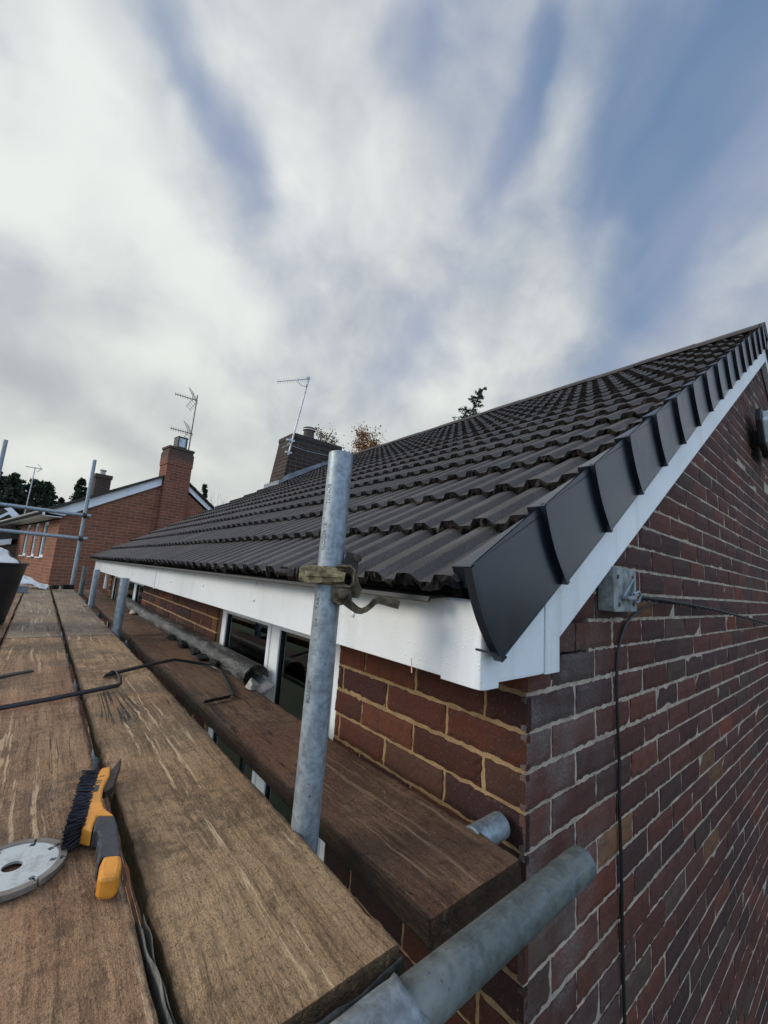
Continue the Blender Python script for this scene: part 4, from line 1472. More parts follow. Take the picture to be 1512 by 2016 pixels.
# ------------------------------------------------------------------ cutting disc
t = thing('cutting_disc', 'silver segmented diamond cutting disc with keyhole slots lying on the scuffed plank', 'cutting disc', (-.788, .291, -.1985), 0)
def disc_sheet(r0, r1, z0, z1, slots, sw, r_slot):
    mb = MB(); N = 288
    rings = [r0, r0 + (r1 - r0) * .5, r1] if r_slot is None else sorted(set([r0, (r0 + r_slot) / 2, r_slot - .0025, r_slot, r_slot + .004, r1]))
    keep = {}
    idx = {}
    V = []
    for zi, z in enumerate((z0, z1)):
        for ri, r in enumerate(rings):
            for s in range(N):
                a = 2 * math.pi * s / N
                idx[(zi, ri, s)] = len(V); V.append((r * math.cos(a), r * math.sin(a), z))
    def solid(ri, s):
        a = 2 * math.pi * (s + .5) / N
        rm = (rings[ri] + rings[ri + 1]) / 2
        if r_slot is None: return True
        for sa in slots:
            dd = abs((a - sa + math.pi) % (2 * math.pi) - math.pi) * rm
            w = sw * 2.1 if r_slot - .003 < rm < r_slot + .0045 else sw
            if rm > r_slot - .003 and dd < w: return False
        return True
    F = []
    nr = len(rings) - 1
    for ri in range(nr):
        for s in range(N):
            if not solid(ri, s): continue
            s2 = (s + 1) % N
            F.append((idx[(1, ri, s)], idx[(1, ri + 1, s)], idx[(1, ri + 1, s2)], idx[(1, ri, s2)]))
            F.append((idx[(0, ri, s)], idx[(0, ri, s2)], idx[(0, ri + 1, s2)], idx[(0, ri + 1, s)]))
            if ri == nr - 1 or not solid(ri + 1, s):
                F.append((idx[(0, ri + 1, s)], idx[(0, ri + 1, s2)], idx[(1, ri + 1, s2)], idx[(1, ri + 1, s)]))
            if ri == 0 or not solid(ri - 1, s):
                F.append((idx[(0, ri, s)], idx[(1, ri, s)], idx[(1, ri, s2)], idx[(0, ri, s2)]))
            if not solid(ri, (s + 1) % N):
                F.append((idx[(0, ri, s2)], idx[(1, ri, s2)], idx[(1, ri + 1, s2)], idx[(0, ri + 1, s2)]))
            if not solid(ri, (s - 1) % N):
                F.append((idx[(0, ri, s)], idx[(0, ri + 1, s)], idx[(1, ri + 1, s)], idx[(1, ri, s)]))
    mb.add(V, F)
    return mb
SL = [rad(a) for a in (-62, -15, 22, 62, 112, 158, 205, 250)]
disc_sheet(.0112, .0525, .003, .0064, SL, .0015, .0440).build('blade', STEELB, t)
disc_sheet(.0525, .0595, .0, .0072, SL, .0015, .0526).build('rim', RIMB, t)

# ------------------------------------------------------------------ plastic straps
def ribbon(name, path, w, label, m=STRAPM):
    """path of (x,y,z,lean) - the strap stands partly on edge"""
    V = []; F = []
    P = []
    for i in range(len(path) - 1):
        a = np.array(path[i], float); c = np.array(path[i + 1], float)
        k = max(1, int(np.linalg.norm(a[:3] - c[:3]) / .03))
        for e in range(k):
            P.append(a + (c - a) * e / k)
    P.append(np.array(path[-1], float))
    n = len(P)
    for i in range(n):
        tdir = P[min(i + 1, n - 1)][:3] - P[max(i - 1, 0)][:3]
        tdir[2] = 0; tdir = tdir / (np.linalg.norm(tdir) + 1e-9)
        sd_ = np.array((-tdir[1], tdir[0], 0))
        le = P[i][3]
        up = sd_ * math.cos(le) + np.array((0, 0, 1)) * math.sin(le)
        V.append(P[i][:3] + (0, 0, .0)); V.append(P[i][:3] + up * w)
    for i in range(n - 1):
        F.append((2 * i, 2 * i + 1, 2 * i + 3, 2 * i + 2))
    mb = MB(); mb.add(V, F)
    o = mb.build(name, m, None, smooth=True, angle=50)
    s = o.modifiers.new('solid', 'SOLIDIFY'); s.thickness = .0022
    return tag(o, label, 'strap')


ribbon('plastic_strap', [(-.95, 1.015, -.197, 1.1), (-.735, 1.084, -.196, 1.0), (-.562, 1.137, -.190, 1.0), (-.548, 1.165, -.187, .5), (-.540, 1.24, -.183, .4), (-.541, 1.33, -.186, .6), (-.560, 1.345, -.190, .9), (-.588, 1.29, -.192, 1.1), (-.575, 1.295, -.190, 1.2),
                         (-.407, 1.426, -.192, 1.0), (-.307, 1.489, -.194, .9), (-.188, 1.510, -.225, .8), (-.150, 1.48, -.232, .8), (-.143, 1.40, -.234, .6), (-.175, 1.23, -.236, .5), (-.216, 1.05, -.236, .7), (-.232, 1.022, -.236, 1.1), (-.326, 1.002, -.236, 1.2)],
       .013, 'long dark folded strap kinked across the gouged plank and the inside plank')
ribbon('plastic_strap', [(-.95, 1.33, -.197, .8), (-.87, 1.405, -.196, .8), (-.82, 1.455, -.196, .6), (-.775, 1.49, -.197, .4)], .014, 'short dark strap end lying at the left edge of the planks')

# ------------------------------------------------------------------ gutter, rubble
def half_round(mb, r, th, y0, y1, a0, a1, seg=18, ny=40, wob=.0):
    V = []; F = []
    n = seg + 1
    for side, rr in ((0, r), (1, r - th)):
        for i in range(ny + 1):
            y = y0 + (y1 - y0) * i / ny
            for j in range(n):
                a = a0 + (a1 - a0) * j / seg
                V.append((rr * math.cos(a), y, rr * math.sin(a)))
    off_ = (ny + 1) * n
    for i in range(ny):
        for j in range(seg):
            q = (i * n + j, i * n + j + 1, (i + 1) * n + j + 1, (i + 1) * n + j)
            F.append(q[::-1]); F.append(tuple(off_ + t for t in q))
        for j in (0, seg):
            F.append((i * n + j, (i + 1) * n + j, off_ + (i + 1) * n + j, off_ + i * n + j) if j == 0 else (i * n + j, off_ + i * n + j, off_ + (i + 1) * n + j, (i + 1) * n + j))
    for i in (0, ny):
        for j in range(seg):
            q = (i * n + j, i * n + j + 1, off_ + i * n + j + 1, off_ + i * n + j)
            F.append(q if i == 0 else q[::-1])
    mb.add(V, F)


def gutter_mat():
    m, n, s = mat('wet_black_gutter')
    v = n.obj()
    k = n.noise(n.mapping(v, (30, 6, 30)), 1.0, 5, .7); k2 = n.noise(v, 110, 3, .7); dr = n.voro(v, 130)
    c = n.mix(n.step(k, .45, .7), (.014, .014, .014), (.16, .155, .145))
    c = n.mix(n.m('MULTIPLY', n.step(k2, .54, .68), .6), c, (.30, .29, .27))
    s(color=c, rough=n.m('ADD', .18, n.m('MULTIPLY', k, .35)), spec=.6, normal=n.bump(n.m('ADD', n.m('SUBTRACT', 1.0, n.step(dr, .1, .4)), k2), .5, .003))
    return m


gm = gutter_mat()
g1 = MB(); half_round(g1, .056, .003, 0, 3.75, rad(-6), rad(186))
g1.box(-.0545, .052, .05, .052, -.004, -.001)
go = g1.build('roof_gutter', gm, None, smooth=True, angle=50)
go.location = (-.048, 1.225, -.2335); go.rotation_euler = (0, rad(-6), 0)
tag(go, 'wet black half-round gutter lying upside down along the wall on the inside planks', 'gutter')
g2 = MB(); half_round(g2, .050, .003, 0, .62, rad(180), rad(360))
go2 = g2.build('gutter_offcut', GREYP, None, smooth=True, angle=50)
go2.location = (-.052, 1.075, -.2400 + .0495); go2.rotation_euler = (0, 0, 0)
go2.scale = (1, 1, .92)
bpy.data.objects.remove(go2)
gs = MB(); gs.prism([(-.085, 0), (-.005, 0), (-.001, .26), (-.085, .26)], 0, .004)
o = gs.build('plastic_offcut', GREYP, None, bevel=.001)
o.location = (-.012, 1.11, -.236); o.rotation_euler = (0, rad(-36), 0)
tag(o, 'grey plastic offcut leaning under the open end of the upturned gutter', 'plastic offcut')


def lump(name, label, loc, size, m, seed, cat, group=None, flat=.6):
    rng = np.random.default_rng(seed)
    bm = bmesh.new(); bmesh.ops.create_icosphere(bm, subdivisions=3, radius=1)
    ph = rng.uniform(0, 6, 9)
    for v in bm.verts:
        p = v.co
        k = 1 + .22 * math.sin(3 * p.x + ph[0]) * math.sin(2.6 * p.y + ph[1]) + .16 * math.sin(5 * p.z + ph[2] + 3 * p.x) + rng.normal(0, .045)
        # chop with a few planes so that it looks broken rather than round
        q = p * k
        for a in range(4):
            nn = Vector((math.cos(ph[a] * 2), math.sin(ph[a + 2] * 2), math.sin(ph[a + 4]))).normalized()
            dd = q.dot(nn)
            if dd > .62: q -= nn * (dd - .62)
        v.co = Vector((q.x * size[0], q.y * size[1], max(q.z, -.55) * size[2]))
    me = bpy.data.meshes.new(name); bm.to_mesh(me); bm.free()
    me.materials.append(m)
    o = bpy.data.objects.new(name, me); COL.objects.link(o)
    o.location = (loc[0], loc[1], loc[2] + .55 * size[2])
    return tag(o, label, cat, group)


lump('mortar_lump', 'pale broken lump of mortar on the inside plank just in front of the gutter end', (-.108, 1.125, -.24), (.030, .036, .022), CONC, 3, 'mortar lump')
lump('mortar_lump', 'small pale crumb of mortar beside the gutter farther along the inside plank', (-.115, 3.72, -.24), (.035, .07, .02), CONC, 4, 'mortar lump')
for i, (x, y, sx, sy) in enumerate([(-.120, 2.36, .028, .09), (-.124, 2.10, .03, .08), (-.118, 1.86, .028, .07), (-.125, 1.72, .03, .06), (-.118, 1.56, .024, .06)]):
    lump('tile_shard', 'dark broken tile shards spilled along the left edge of the upturned gutter', (x, y, -.24), (sx, sy, .016), TILE_EDGE, 20 + i, 'tile shard', 'tile shards beside the gutter')
sb = MB(); sb.box(-.038, .030, -.05, .03, 0, .045); sb.box(-.05, .01, .03, .06, 0, .03)
o = sb.build('tile_scrap', TILE_EDGE, None, bevel=.006); o.location = (-.615, 6.14, -.199); o.rotation_euler = (0, 0, .1)
tag(o, 'black tile scrap on the last plank, smaller of the pair', 'tile scrap')
sb = MB(); sb.box(-.065, .055, -.05, .045, 0, .052); sb.box(-.03, .05, .046, .07, 0, .04)
o = sb.build('tile_scrap', TILE_EDGE, None, bevel=.006); o.location = (-.488, 6.22, -.199); o.rotation_euler = (0, 0, .25)
tag(o, 'black tile scrap on the last plank, larger of the pair, against the end standard', 'tile scrap')

# ------------------------------------------------------------------ black tub with a rubble bag
t = thing('builders_tub', 'black flexible builders tub at the left edge of the platform', 'tub', (-1.085, 2.82, -.2))
b = MB()
b.lathe([(.0001, 0), (.148, 0), (.160, .012), (.176, .10), (.200, .27), (.212, .345), (.222, .352), (.222, .362), (.208, .362), (.196, .30), (.158, .03), (.0001, .02)], 48)
b.build('bucket', BLACK, t, smooth=True)
for a in (rad(-100), rad(80)):
    hb = MB(); ca, sa = math.cos(a), math.sin(a)
    pts = []
    for i in range(9):
        tt = -1 + 2 * i / 8
        aa = a + tt * .45
        pts.append((.212 * math.cos(aa), .212 * math.sin(aa), .358 + .075 * (1 - tt * tt)))
    hb.tube(pts, .012, 10); hb.build('handle', BLACK, t, smooth=True)
rng = np.random.default_rng(9)
def crumple(nx, ny, fx, fz, amp, seed):
    rng = np.random.default_rng(seed)
    ph = rng.uniform(0, 6, 8)
    V = []; F = []
    for j in range(ny + 1):
        for i in range(nx + 1):
            u = i / nx; v = j / ny
            w = amp * (math.sin(7 * u + ph[0] + 3 * v) * math.sin(6 * v + ph[1]) + .6 * math.sin(15 * u + ph[2]) * math.sin(11 * v + ph[3] + 4 * u) + .3 * abs(math.sin(23 * u - 9 * v + ph[4])))
            V.append(fx(u, v, w))
    for j in range(ny):
        for i in range(nx):
            a = j * (nx + 1) + i
            F.append((a, a + 1, a + nx + 2, a + nx + 1))
    mb = MB(); mb.add(V, F); return mb
bg_ = crumple(36, 20, lambda u, v, w: ((.06 + .145 * (1 - v) + w * .5) * math.cos(u * 6.283), (.06 + .145 * (1 - v) + w * .5) * math.sin(u * 6.283),   .335 + .095 * math.sin(v * 1.5) + w), None, .012, 4)
o = bg_.build('rubble_bag', SHEETM, None, smooth=True); o.location = (-1.085, 2.82, -.2)
tag(o, 'white crumpled rubble bag stuffed in the black tub', 'rubble bag')
sh = crumple(40, 30, lambda u, v, w: (-1.12 + .42 * u + w * .6, 5.85 + .5 * v, -.196 + (.30 * (1 - u) ** 1.3 + .02) * (.35 + .65 * math.sin(math.pi * min(1, v * 1.02)) ** .6) + w), None, .016, 6)
o = sh.build('plastic_sheet', SHEETM, None, smooth=True)
s_ = o.modifiers.new('solid', 'SOLIDIFY'); s_.thickness = .002
tag(o, 'white crumpled plastic sheet heaped behind the black tub', 'plastic sheet')
sb = MB(); sb.box(-.06, .06, -.05, .06, 0, .075)
o = sb.build('concrete_block', plain('grey_block', (.17, .17, .18), .9), None, bevel=.008); o.location = (-.93, 5.35, -.2); o.rotation_euler = (0, 0, .15)
tag(o, 'small grey block standing on the planks behind the black tub', 'block')

# ------------------------------------------------------------------ gable fittings
t = thing('timber_block', 'grey weathered timber block screwed to the gable holding a cable hook', 'timber block', (.423, 0, .235))
b = MB(); b.box(-.079, .079, -.042, -.0008, -.059, .059); b.build('block', OLDWOOD, t, bevel=.002)
b = MB()
b.tube([(-.030, -.046, -.020), (.004, -.060, .030), (.008, -.060, .030), (.020, -.047, -.020), (-.030, -.046, -.020)], .004, 8)
b.prism([(-.034, -.024), (.026, -.024), (.026, -.016), (-.034, -.016)], -.060, -.042, 'xz')
b.tube([(.020, -.055, -.010), (.038, -.062, -.002), (.050, -.062, -.012), (.046, -.058, -.030), (.028, -.056, -.032), (.020, -.055, -.018)], .0035, 8)
b.build('cable_hook', GALV, t)
for (x, z) in ((-.052, .034), (.050, .036), (-.048, -.040), (.052, -.038)):
    s1 = MB(); s1.lathe([(.0001, .0), (.0065, .0), (.0055, .002), (.0001, .0015)], 12, Matrix.Translation((x, -.042, z)) @ Matrix.Rotation(math.pi / 2, 4, 'X'))
    s1.build('screw', RUST, t)
t = thing('phone_cable', 'black twisted cable looping off the gable hook and running down the brickwork', 'cable', (0, 0, 0))
b = MB()
def smooth_path(pts, k=8):
    P = [Vector(p) for p in pts]
    out = []
    for i in range(len(P) - 1):
        p0 = P[max(i - 1, 0)]; p1 = P[i]; p2 = P[i + 1]; p3 = P[min(i + 2, len(P) - 1)]
        for e in range(k):
            u = e / k
            out.append(.5 * ((2 * p1) + (-p0 + p2) * u + (2 * p0 - 5 * p1 + 4 * p2 - p3) * u * u + (-p0 + 3 * p1 - 3 * p2 + p3) * u ** 3))
    out.append(P[-1]); return out
b.tube(smooth_path([(1.10, -.045, .188), (.95, -.035, .203), (.83, -.024, .208), (.70, -.015, .195), (.585, -.008, .165), (.515, -.006, .135), (.468, -.006, .085), (.447, -.006, .025), (.443, -.006, -.10), (.449, -.006, -.22), (.444, -.006, -.34), (.448, -.006, -.465), (.445, -.006, -.65), (.448, -.006, -.85), (.446, -.006, -1.6), (.446, -.006, -4.88)]), .0042, 8)
b.build('drop_cable', CABLE, t, smooth=True)
b = MB()
main = smooth_path([(.475, -.060, .216), (.56, -.056, .214), (.70, -.050, .210), (.95, -.046, .200), (1.4, -.046, .178), (1.9, -.05, .145), (2.6, -.06, .10), (4.2, -.06, .02), (6.9, -.06, -.05)], 26)
for ph in (0, math.pi):
    P = []
    for i, p in enumerate(main):
        a = i * .85 + ph
        P.append(p + Vector((0, .0042 * math.cos(a), .0042 * math.sin(a))))
    b.tube(P, .0036, 7)
b.build('twisted_cable', CABLE, t, smooth=True)
b = MB()
b.tube([(.470, -.060, .218), (.492, -.060, .205), (.53, -.060, .222), (.56, -.058, .208), (.60, -.056, .217), (.66, -.05, .208)], .0026, 6)
b.tube([(.474, -.060, .208), (.50, -.060, .222), (.535, -.060, .206), (.57, -.058, .218), (.61, -.056, .207)], .0026, 6)
b.build('binding_wire', ALU_D, t)

t = thing('flood_light', 'pale grey security light mounted high on the gable near the ridge', 'flood light', (2.98, 0, 1.375))
t.scale = (.78, .9, .78)
b = MB()
b.prism([(-.33, .06), (-.28, .16), (.30, .20), (.36, .10), (.30, -.14), (-.10, -.20), (-.26, -.12)], -.13, -.085, 'xz'); b.build('casing', plain('pale_grey_plastic', (.60, .62, .62), .5), t, bevel=.008)
b = MB(); b.prism([(-.35, .07), (-.29, .19), (.31, .23), (.38, .10), (.31, -.15), (-.10, -.21), (-.28, -.13)], -.084, -.05, 'xz'); b.build('gasket', BLACK, t, bevel=.006)
b = MB(); b.box(-.06, .06, -.05, -.001, -.06, .06); b.build('bracket', BLACK, t)
b = MB(); b.lathe([(.0001, 0), (.035, 0), (.025, .012), (.0001, .015)], 16, Matrix.Translation((.02, -.13, .02)) @ Matrix.Rotation(math.pi / 2, 4, 'X')); b.build('lens', GREYP, t)

# ------------------------------------------------------------------ neighbouring house
NBRICK = brick_far('orange_brick', (.33, .118, .062), (.225, .090, .054), (.36, .27, .20))
NCHIM = brick_far('neighbour_chimney_brick', (.29, .10, .056), (.18, .072, .046), (.33, .25, .19), grime=(2.7, 3.1))
NTILE = tile_mat('old_roof_tile', (.040, .036, .030), (.065, .055, .042))
nh = thing('brick_house', 'orange brick neighbouring house with external gable chimney and slit windows', 'house', (-.60, 11.0, 0), rad(9.08))
RX, RZ = 2.25, 2.37       # ridge of the barge underside
NL = 7.6
b = MB()
gpts = [(0.001, GZ), (4.35, GZ), (4.35, RZ - (4.35 - RX) * .70), (RX, RZ), (0.001, 1.085)]
b.prism(gpts, 0, .2, 'xz'); b.build('gable_wall', NBRICK, nh)
b = MB()
slits = [(1.14, 1.75), (2.27, 2.84), (3.43, 4.09)]
ys = [.201] + [q for s in slits for q in s] + [5.6]
for i in range(0, len(ys), 2):
    b.box(0, .2, ys[i], ys[i + 1], GZ, 1.0)
for s in slits:
    b.box(0, .2, s[0], s[1], GZ, .11)
b.build('side_wall', NBRICK, nh)
for s in slits:
    f = MB()
    f.box(.03, .09, s[0] + .001, s[0] + .075, .141, 1.0); f.box(.03, .09, s[1] - .075, s[1] - .001, .141, 1.0)
    f.box(.031, .089, s[0] + .075, s[1] - .075, .141, .20); f.box(.031, .089, s[0] + .075, s[1] - .075, .93, 1.0)
    wf = f.build('window_frame', WHITE_G, nh)
    p = MB(); p.box(.055, .06, s[0] + .075, s[1] - .075, .2, .93); p.build('pane', GLASS, wf)
    q = MB(); q.box(-.05, .12, s[0] + .001, s[1] - .001, .111, .140); q.build('sill', WHITE_G, wf)
    k2 = MB(); k2.box(.199, .21, s[0] - .3, s[1] + .3, -.2, 1.0); k2.build('reveal', INSIDE, wf)
b = MB()
b.prism([(-.30, 1.085 + .03), (RX, RZ + .20), (RX, RZ + .26), (-.34, 1.10 + .075)], -.10, NL, 'xz')
b.prism([(4.7, RZ - (4.7 - RX) * .70 + .16), (RX, RZ + .20), (RX, RZ + .26), (4.74, RZ - (4.74 - RX) * .70 + .22)], -.10, NL, 'xz')
rng = np.random.default_rng(2)
for i in range(14):        # tile edges along the verge
    x = -.3 + i * .19
    k_ = (RZ + .20 - 1.085 - .03) / (RX + .30)
    za = 1.115 + (x + .3) * k_ + .008 + rng.random() * .008
    b.prism([(x, za), (x + .183, za + .183 * k_ - .012), (x + .183, za + .183 * k_ + .040), (x, za + .052)], -.14, -.06, 'xz')
for i in range(13):
    x = RX + .02 + i * .18
    za = RZ + .20 - (x - RX) * .70 + .008 + rng.random() * .008
    b.prism([(x, za), (x + .173, za - .121), (x + .173, za - .07), (x, za + .04)], -.14, -.06, 'xz')
b.build('roof', NTILE, nh)
b = MB()
b.prism([(-.06, 1.09), (.05, 1.085), (1.92, 2.175), (1.92, 2.42), (-.30, 1.17), (-.22, 1.10)], -.06, -.002, 'xz')
b.prism([(2.585, 2.19), (4.4, 2.19 - (4.4 - 2.585) * .70), (4.5, 2.40 - (4.5 - 2.585) * .70), (2.585, 2.42)], -.06, -.002, 'xz')
b.build('barge_board', WHITE_G, nh)
b = MB(); b.box(-.34, -.30, -.1, NL - .3, 1.045, 1.165); b.box(-.299, -.001, -.09, NL - .3, 1.03, 1.045)
b.build('fascia', WHITE_G, nh)
b = MB(); b.tube([(-.36, -.08, 1.10), (-.36, NL - .4, 1.09)], .045, 10); b.tube([(-.06, 5.5, 1.05), (-.06, 5.5, GZ)], .035, 10); b.build('rainwater_pipe', BLACK, nh)
b = MB()
b.box(1.94, 2.57, -.18, -.003, GZ, 2.75); b.box(1.94, 2.57, -.003, .30, 2.3, 2.75)
b.box(1.925, 2.585, -.195, .315, 2.752, 3.11); b.box(1.945, 2.565, -.175, .295, 3.112, 3.19); b.box(1.925, 2.585, -.195, .315, 3.192, 3.25)
nc = b.build('chimney', NCHIM, nh)
b = MB(); b.box(2.17, 2.40, -.05, .18, 3.251, 3.30); b.build('flue_base', CONC, nc)
b = MB(); b.box(2.155, 2.185, -.085, .205, 3.30, 3.56); b.box(2.37, 2.40, -.085, .205, 3.30, 3.56); b.box(2.15, 2.405, -.09, .21, 3.56, 3.585); b.box(2.15, 2.405, -.09, .21, 3.285, 3.30); b.build('cowl', BLACK, nc)
b = MB(); b.box(2.19, 2.365, -.07, .19, 3.31, 3.55); b.build('cowl_panel', plain('cowl_grey', (.5, .52, .55), .5), nc)
t = thing('television_aerial', 'double television aerial on a mast beside the orange brick chimney with the square cowl', 'aerial', (2.48 * math.cos(rad(9.08)) - .60, 11.0 + 2.48 * math.sin(rad(9.08)), 3.25))
b = MB(); b.tube([(0, 0, -.5), (.03, 0, 1.66)], .016, 8); b.build('mast', ALU_D, t)
for zz, L_ in ((1.50, .50), (.52, .48)):
    b = MB(); yagi(b, (.05, 0, zz), (-1, .15, .06), L_ * 1.15, 9, .30, .0055, tilt=.75)
    reflector(b, (-.02, -.01, zz), (-.8, .55, 0), .005, .25, .42)
    b.build('aerial_array', ALU_D, t)

# second neighbour behind: roof with chimney
nb2 = thing('brick_house', 'house half hidden behind the orange brick gable, only its mossy chimney showing', 'house', (-.9, 17.0, 0), rad(9))
b = MB(); b.box(-.6, 5, .8, 5, GZ, 1.2); b.build('wall', NBRICK, nb2)
b = MB(); b.prism([(-1.0, 1.15), (2.4, 2.72), (5.6, 1.0)], .5, 5.3, 'xz'); b.build('roof', NTILE, nb2)
b = MB(); b.box(1.40, 1.90, .9, 1.5, 2.0, 3.20); b.box(1.37, 1.93, .87, 1.53, 3.201, 3.35)
c2 = b.build('chimney', brick_far('mossy_brick', (.085, .05, .038), (.06, .042, .034), (.12, .10, .085)), nb2)
b = MB(); b.lathe([(.10, 0), (.085, .16), (.115, .18), (.115, .22), (.08, .22)], 14, Matrix.Translation((1.66, 1.2, 3.35))); b.build('chimney_pot', CONC, c2)
b = MB(); b.prism([(1.30, 2.28), (2.0, 2.60), (2.0, 2.72), (1.3, 2.42)], .86, .869, 'xz'); b.build('flashing', LEAD, c2)

# far pair of houses on the left
t = thing('brick_house', 'far house at the left edge with white barge boards and two gables', 'house', (-2.05, 22.0, 0))
FB = brick_far('buff_brick', (.13, .09, .06), (.10, .07, .05), (.2, .17, .13))
b = MB(); b.prism([(-3.5, GZ), (1.6, GZ), (1.6, .2), (.25, 1.45), (0, 1.68), (-.35, 1.35), (-3.5, .2)], 0, 3.5, 'xz'); b.build('wall', FB, t)
b = MB(); b.prism([(-.42, 1.33), (0, 1.70), (.34, 1.44), (.34, 1.55), (0, 1.82), (-.46, 1.42)], -.12, -.001, 'xz'); b.build('barge_board', WHITE_G, t)
b = MB(); b.prism([(-.2, 1.95), (.02, 2.02), (.55, 1.50), (.44, 1.44)], .3, .5, 'xz'); b.build('barge_board', WHITE_G, t)
b = MB(); b.prism([(-3.6, 1.2), (-.5, 1.95), (0.0, 2.05), (.9, 1.2), (1.9, .4), (1.9, .2), (-3.6, .2)], 1.0, 4.6, 'xz'); b.build('roof', NTILE, t)
b = MB(); b.box(.38, .62, .8, 1.2, 1.4, 2.15); b.box(.80, .95, .9, 1.2, 1.4, 2.3); b.build('chimney', brick_far('far_chimney_brick', (.09, .06, .045), (.07, .05, .04), (.15, .13, .1)), t)
t = thing('low_house', 'low roof with a pale sloping barge board at the left edge beyond the platform', 'house', (-1.9, 16.0, 0))
b = MB(); b.prism([(-3.0, GZ), (.5, GZ), (.5, .45), (-3.0, -.3)], 0, .2, 'xz'); b.build('wall', FB, t)
b = MB(); b.prism([(-1.4, .02), (.36, .44), (.36, .60), (-1.4, .16)], -.1, -.001, 'xz'); b.build('barge_board', WHITE_G, t)
b = MB(); b.prism([(-3.2, -.1), (.6, .62), (.6, .95), (-3.2, .80)], .02, 3.0, 'xz'); b.build('roof', NTILE, t)
t = thing('television_aerial', 'small thin aerial on a tall mast against the dark conifers', 'aerial', (-1.6, 22.6, 1.9))
b = MB(); b.tube([(0, 0, -.4), (.04, 0, 2.0)], .02, 8); b.build('mast', ALU, t)
b = MB(); yagi(b, (.28, 0, 1.97), (-1, .1, 0), .55, 8, .28, .007); reflector(b, (.26, 0, 1.97), (-1, .1, 0), .005, .14, .3); b.build('aerial_array', ALU, t)

# ------------------------------------------------------------------ trees
BARK = plain('tree_bark', (.045, .035, .027), .95, 0, .3, 6, .5, 20, .02)
CONI = foliage('conifer_needles', (.016, .028, .016), (.05, .075, .042))
AUT = foliage('autumn_leaves', (.14, .06, .014), (.40, .17, .03))
OLIVE = foliage('thin_brown_leaves', (.07, .055, .02), (.17, .11, .035))


def leaf_cloud(mb, pts, size, rng, shade):
    pts = np.asarray(pts)
    n = len(pts)
    a = rng.normal(size=(n, 3)); a /= np.linalg.norm(a, axis=1)[:, None]
    b = np.cross(a, rng.normal(size=(n, 3))); b /= np.linalg.norm(b, axis=1)[:, None]
    s = size * rng.uniform(.6, 1.4, n)[:, None]
    V = np.stack([pts - a * s, pts + b * s * .55, pts + a * s, pts - b * s * .55], 1).reshape(-1, 3)
    F = [(4 * i, 4 * i + 1, 4 * i + 2, 4 * i + 3) for i in range(n)]
    base = mb.n
    mb.v.append(V)
    for i, f in enumerate(F):
        mb.f.append(tuple(q + base for q in f)); mb.mi.append(0); mb.c.append((float(shade[i]),) * 3)
    mb.n += len(V)


def conifer(label, x, y, h, r, seed, n=9000, size=.07, group='dark conifers behind the houses', lean_=0.0, sparse=0.0, name='conifer_tree', zb=0.12):
    rng = np.random.default_rng(seed)
    t = thing(name, label, 'tree', (x, y, GZ), 0, group)
    tr = MB(); tr.tube([(lean_ * (q / 8) ** 4, 0, h * q / 8) for q in range(9)], [.16 * h / 9 * (1 - q / 8) + .012 for q in range(9)], 8)
    nb_ = int(n / 60)
    P = []; S = []
    br = MB()
    for i in range(nb_):
        f = rng.random() ** .95
        z = h * (zb + (1 - zb) * f) * (1 if True else 1)
        L = r * (1 - f) ** .95 * rng.uniform(.45, 1.15) + .05 * r
        if sparse and rng.random() < sparse: continue
        a = rng.uniform(0, 6.283)
        droop = -.10 - .25 * (1 - f) + .25 * f
        m = 60
        u = rng.random(m) ** .7
        cx = lean_ * (z / h) ** 4
        px = cx + np.cos(a) * L * u + rng.normal(0, .05 * L + .02, m)
        py = np.sin(a) * L * u + rng.normal(0, .05 * L + .02, m)
        pz = z + droop * L * u + .12 * L * u * u + rng.normal(0, .035 * L + .03, m) - np.abs(rng.normal(0, .06, m)) * u
        P.append(np.stack([px, py, pz], 1)); S.append(np.clip(rng.normal(.35, .2) + .4 * u - .1 + rng.normal(0, .15, m), 0, 1))
        br.tube([(cx, 0, z), (cx + math.cos(a) * L, math.sin(a) * L, z + droop * L + .12 * L)], [.02 * h / 9, .005], 4, cap=False)
    tr.v += br.v; 
    for f, mi_, c in zip(br.f, br.mi, br.c):
        tr.f.append(tuple(q + tr.n for q in f)); tr.mi.append(0); tr.c.append(None)
    tr.n += br.n
    tr.build('trunk', BARK, t)
    cr = MB(); leaf_cloud(cr, np.concatenate(P), size, rng, np.concatenate(S))
    cr.build('crown', CONI, t)
    return t


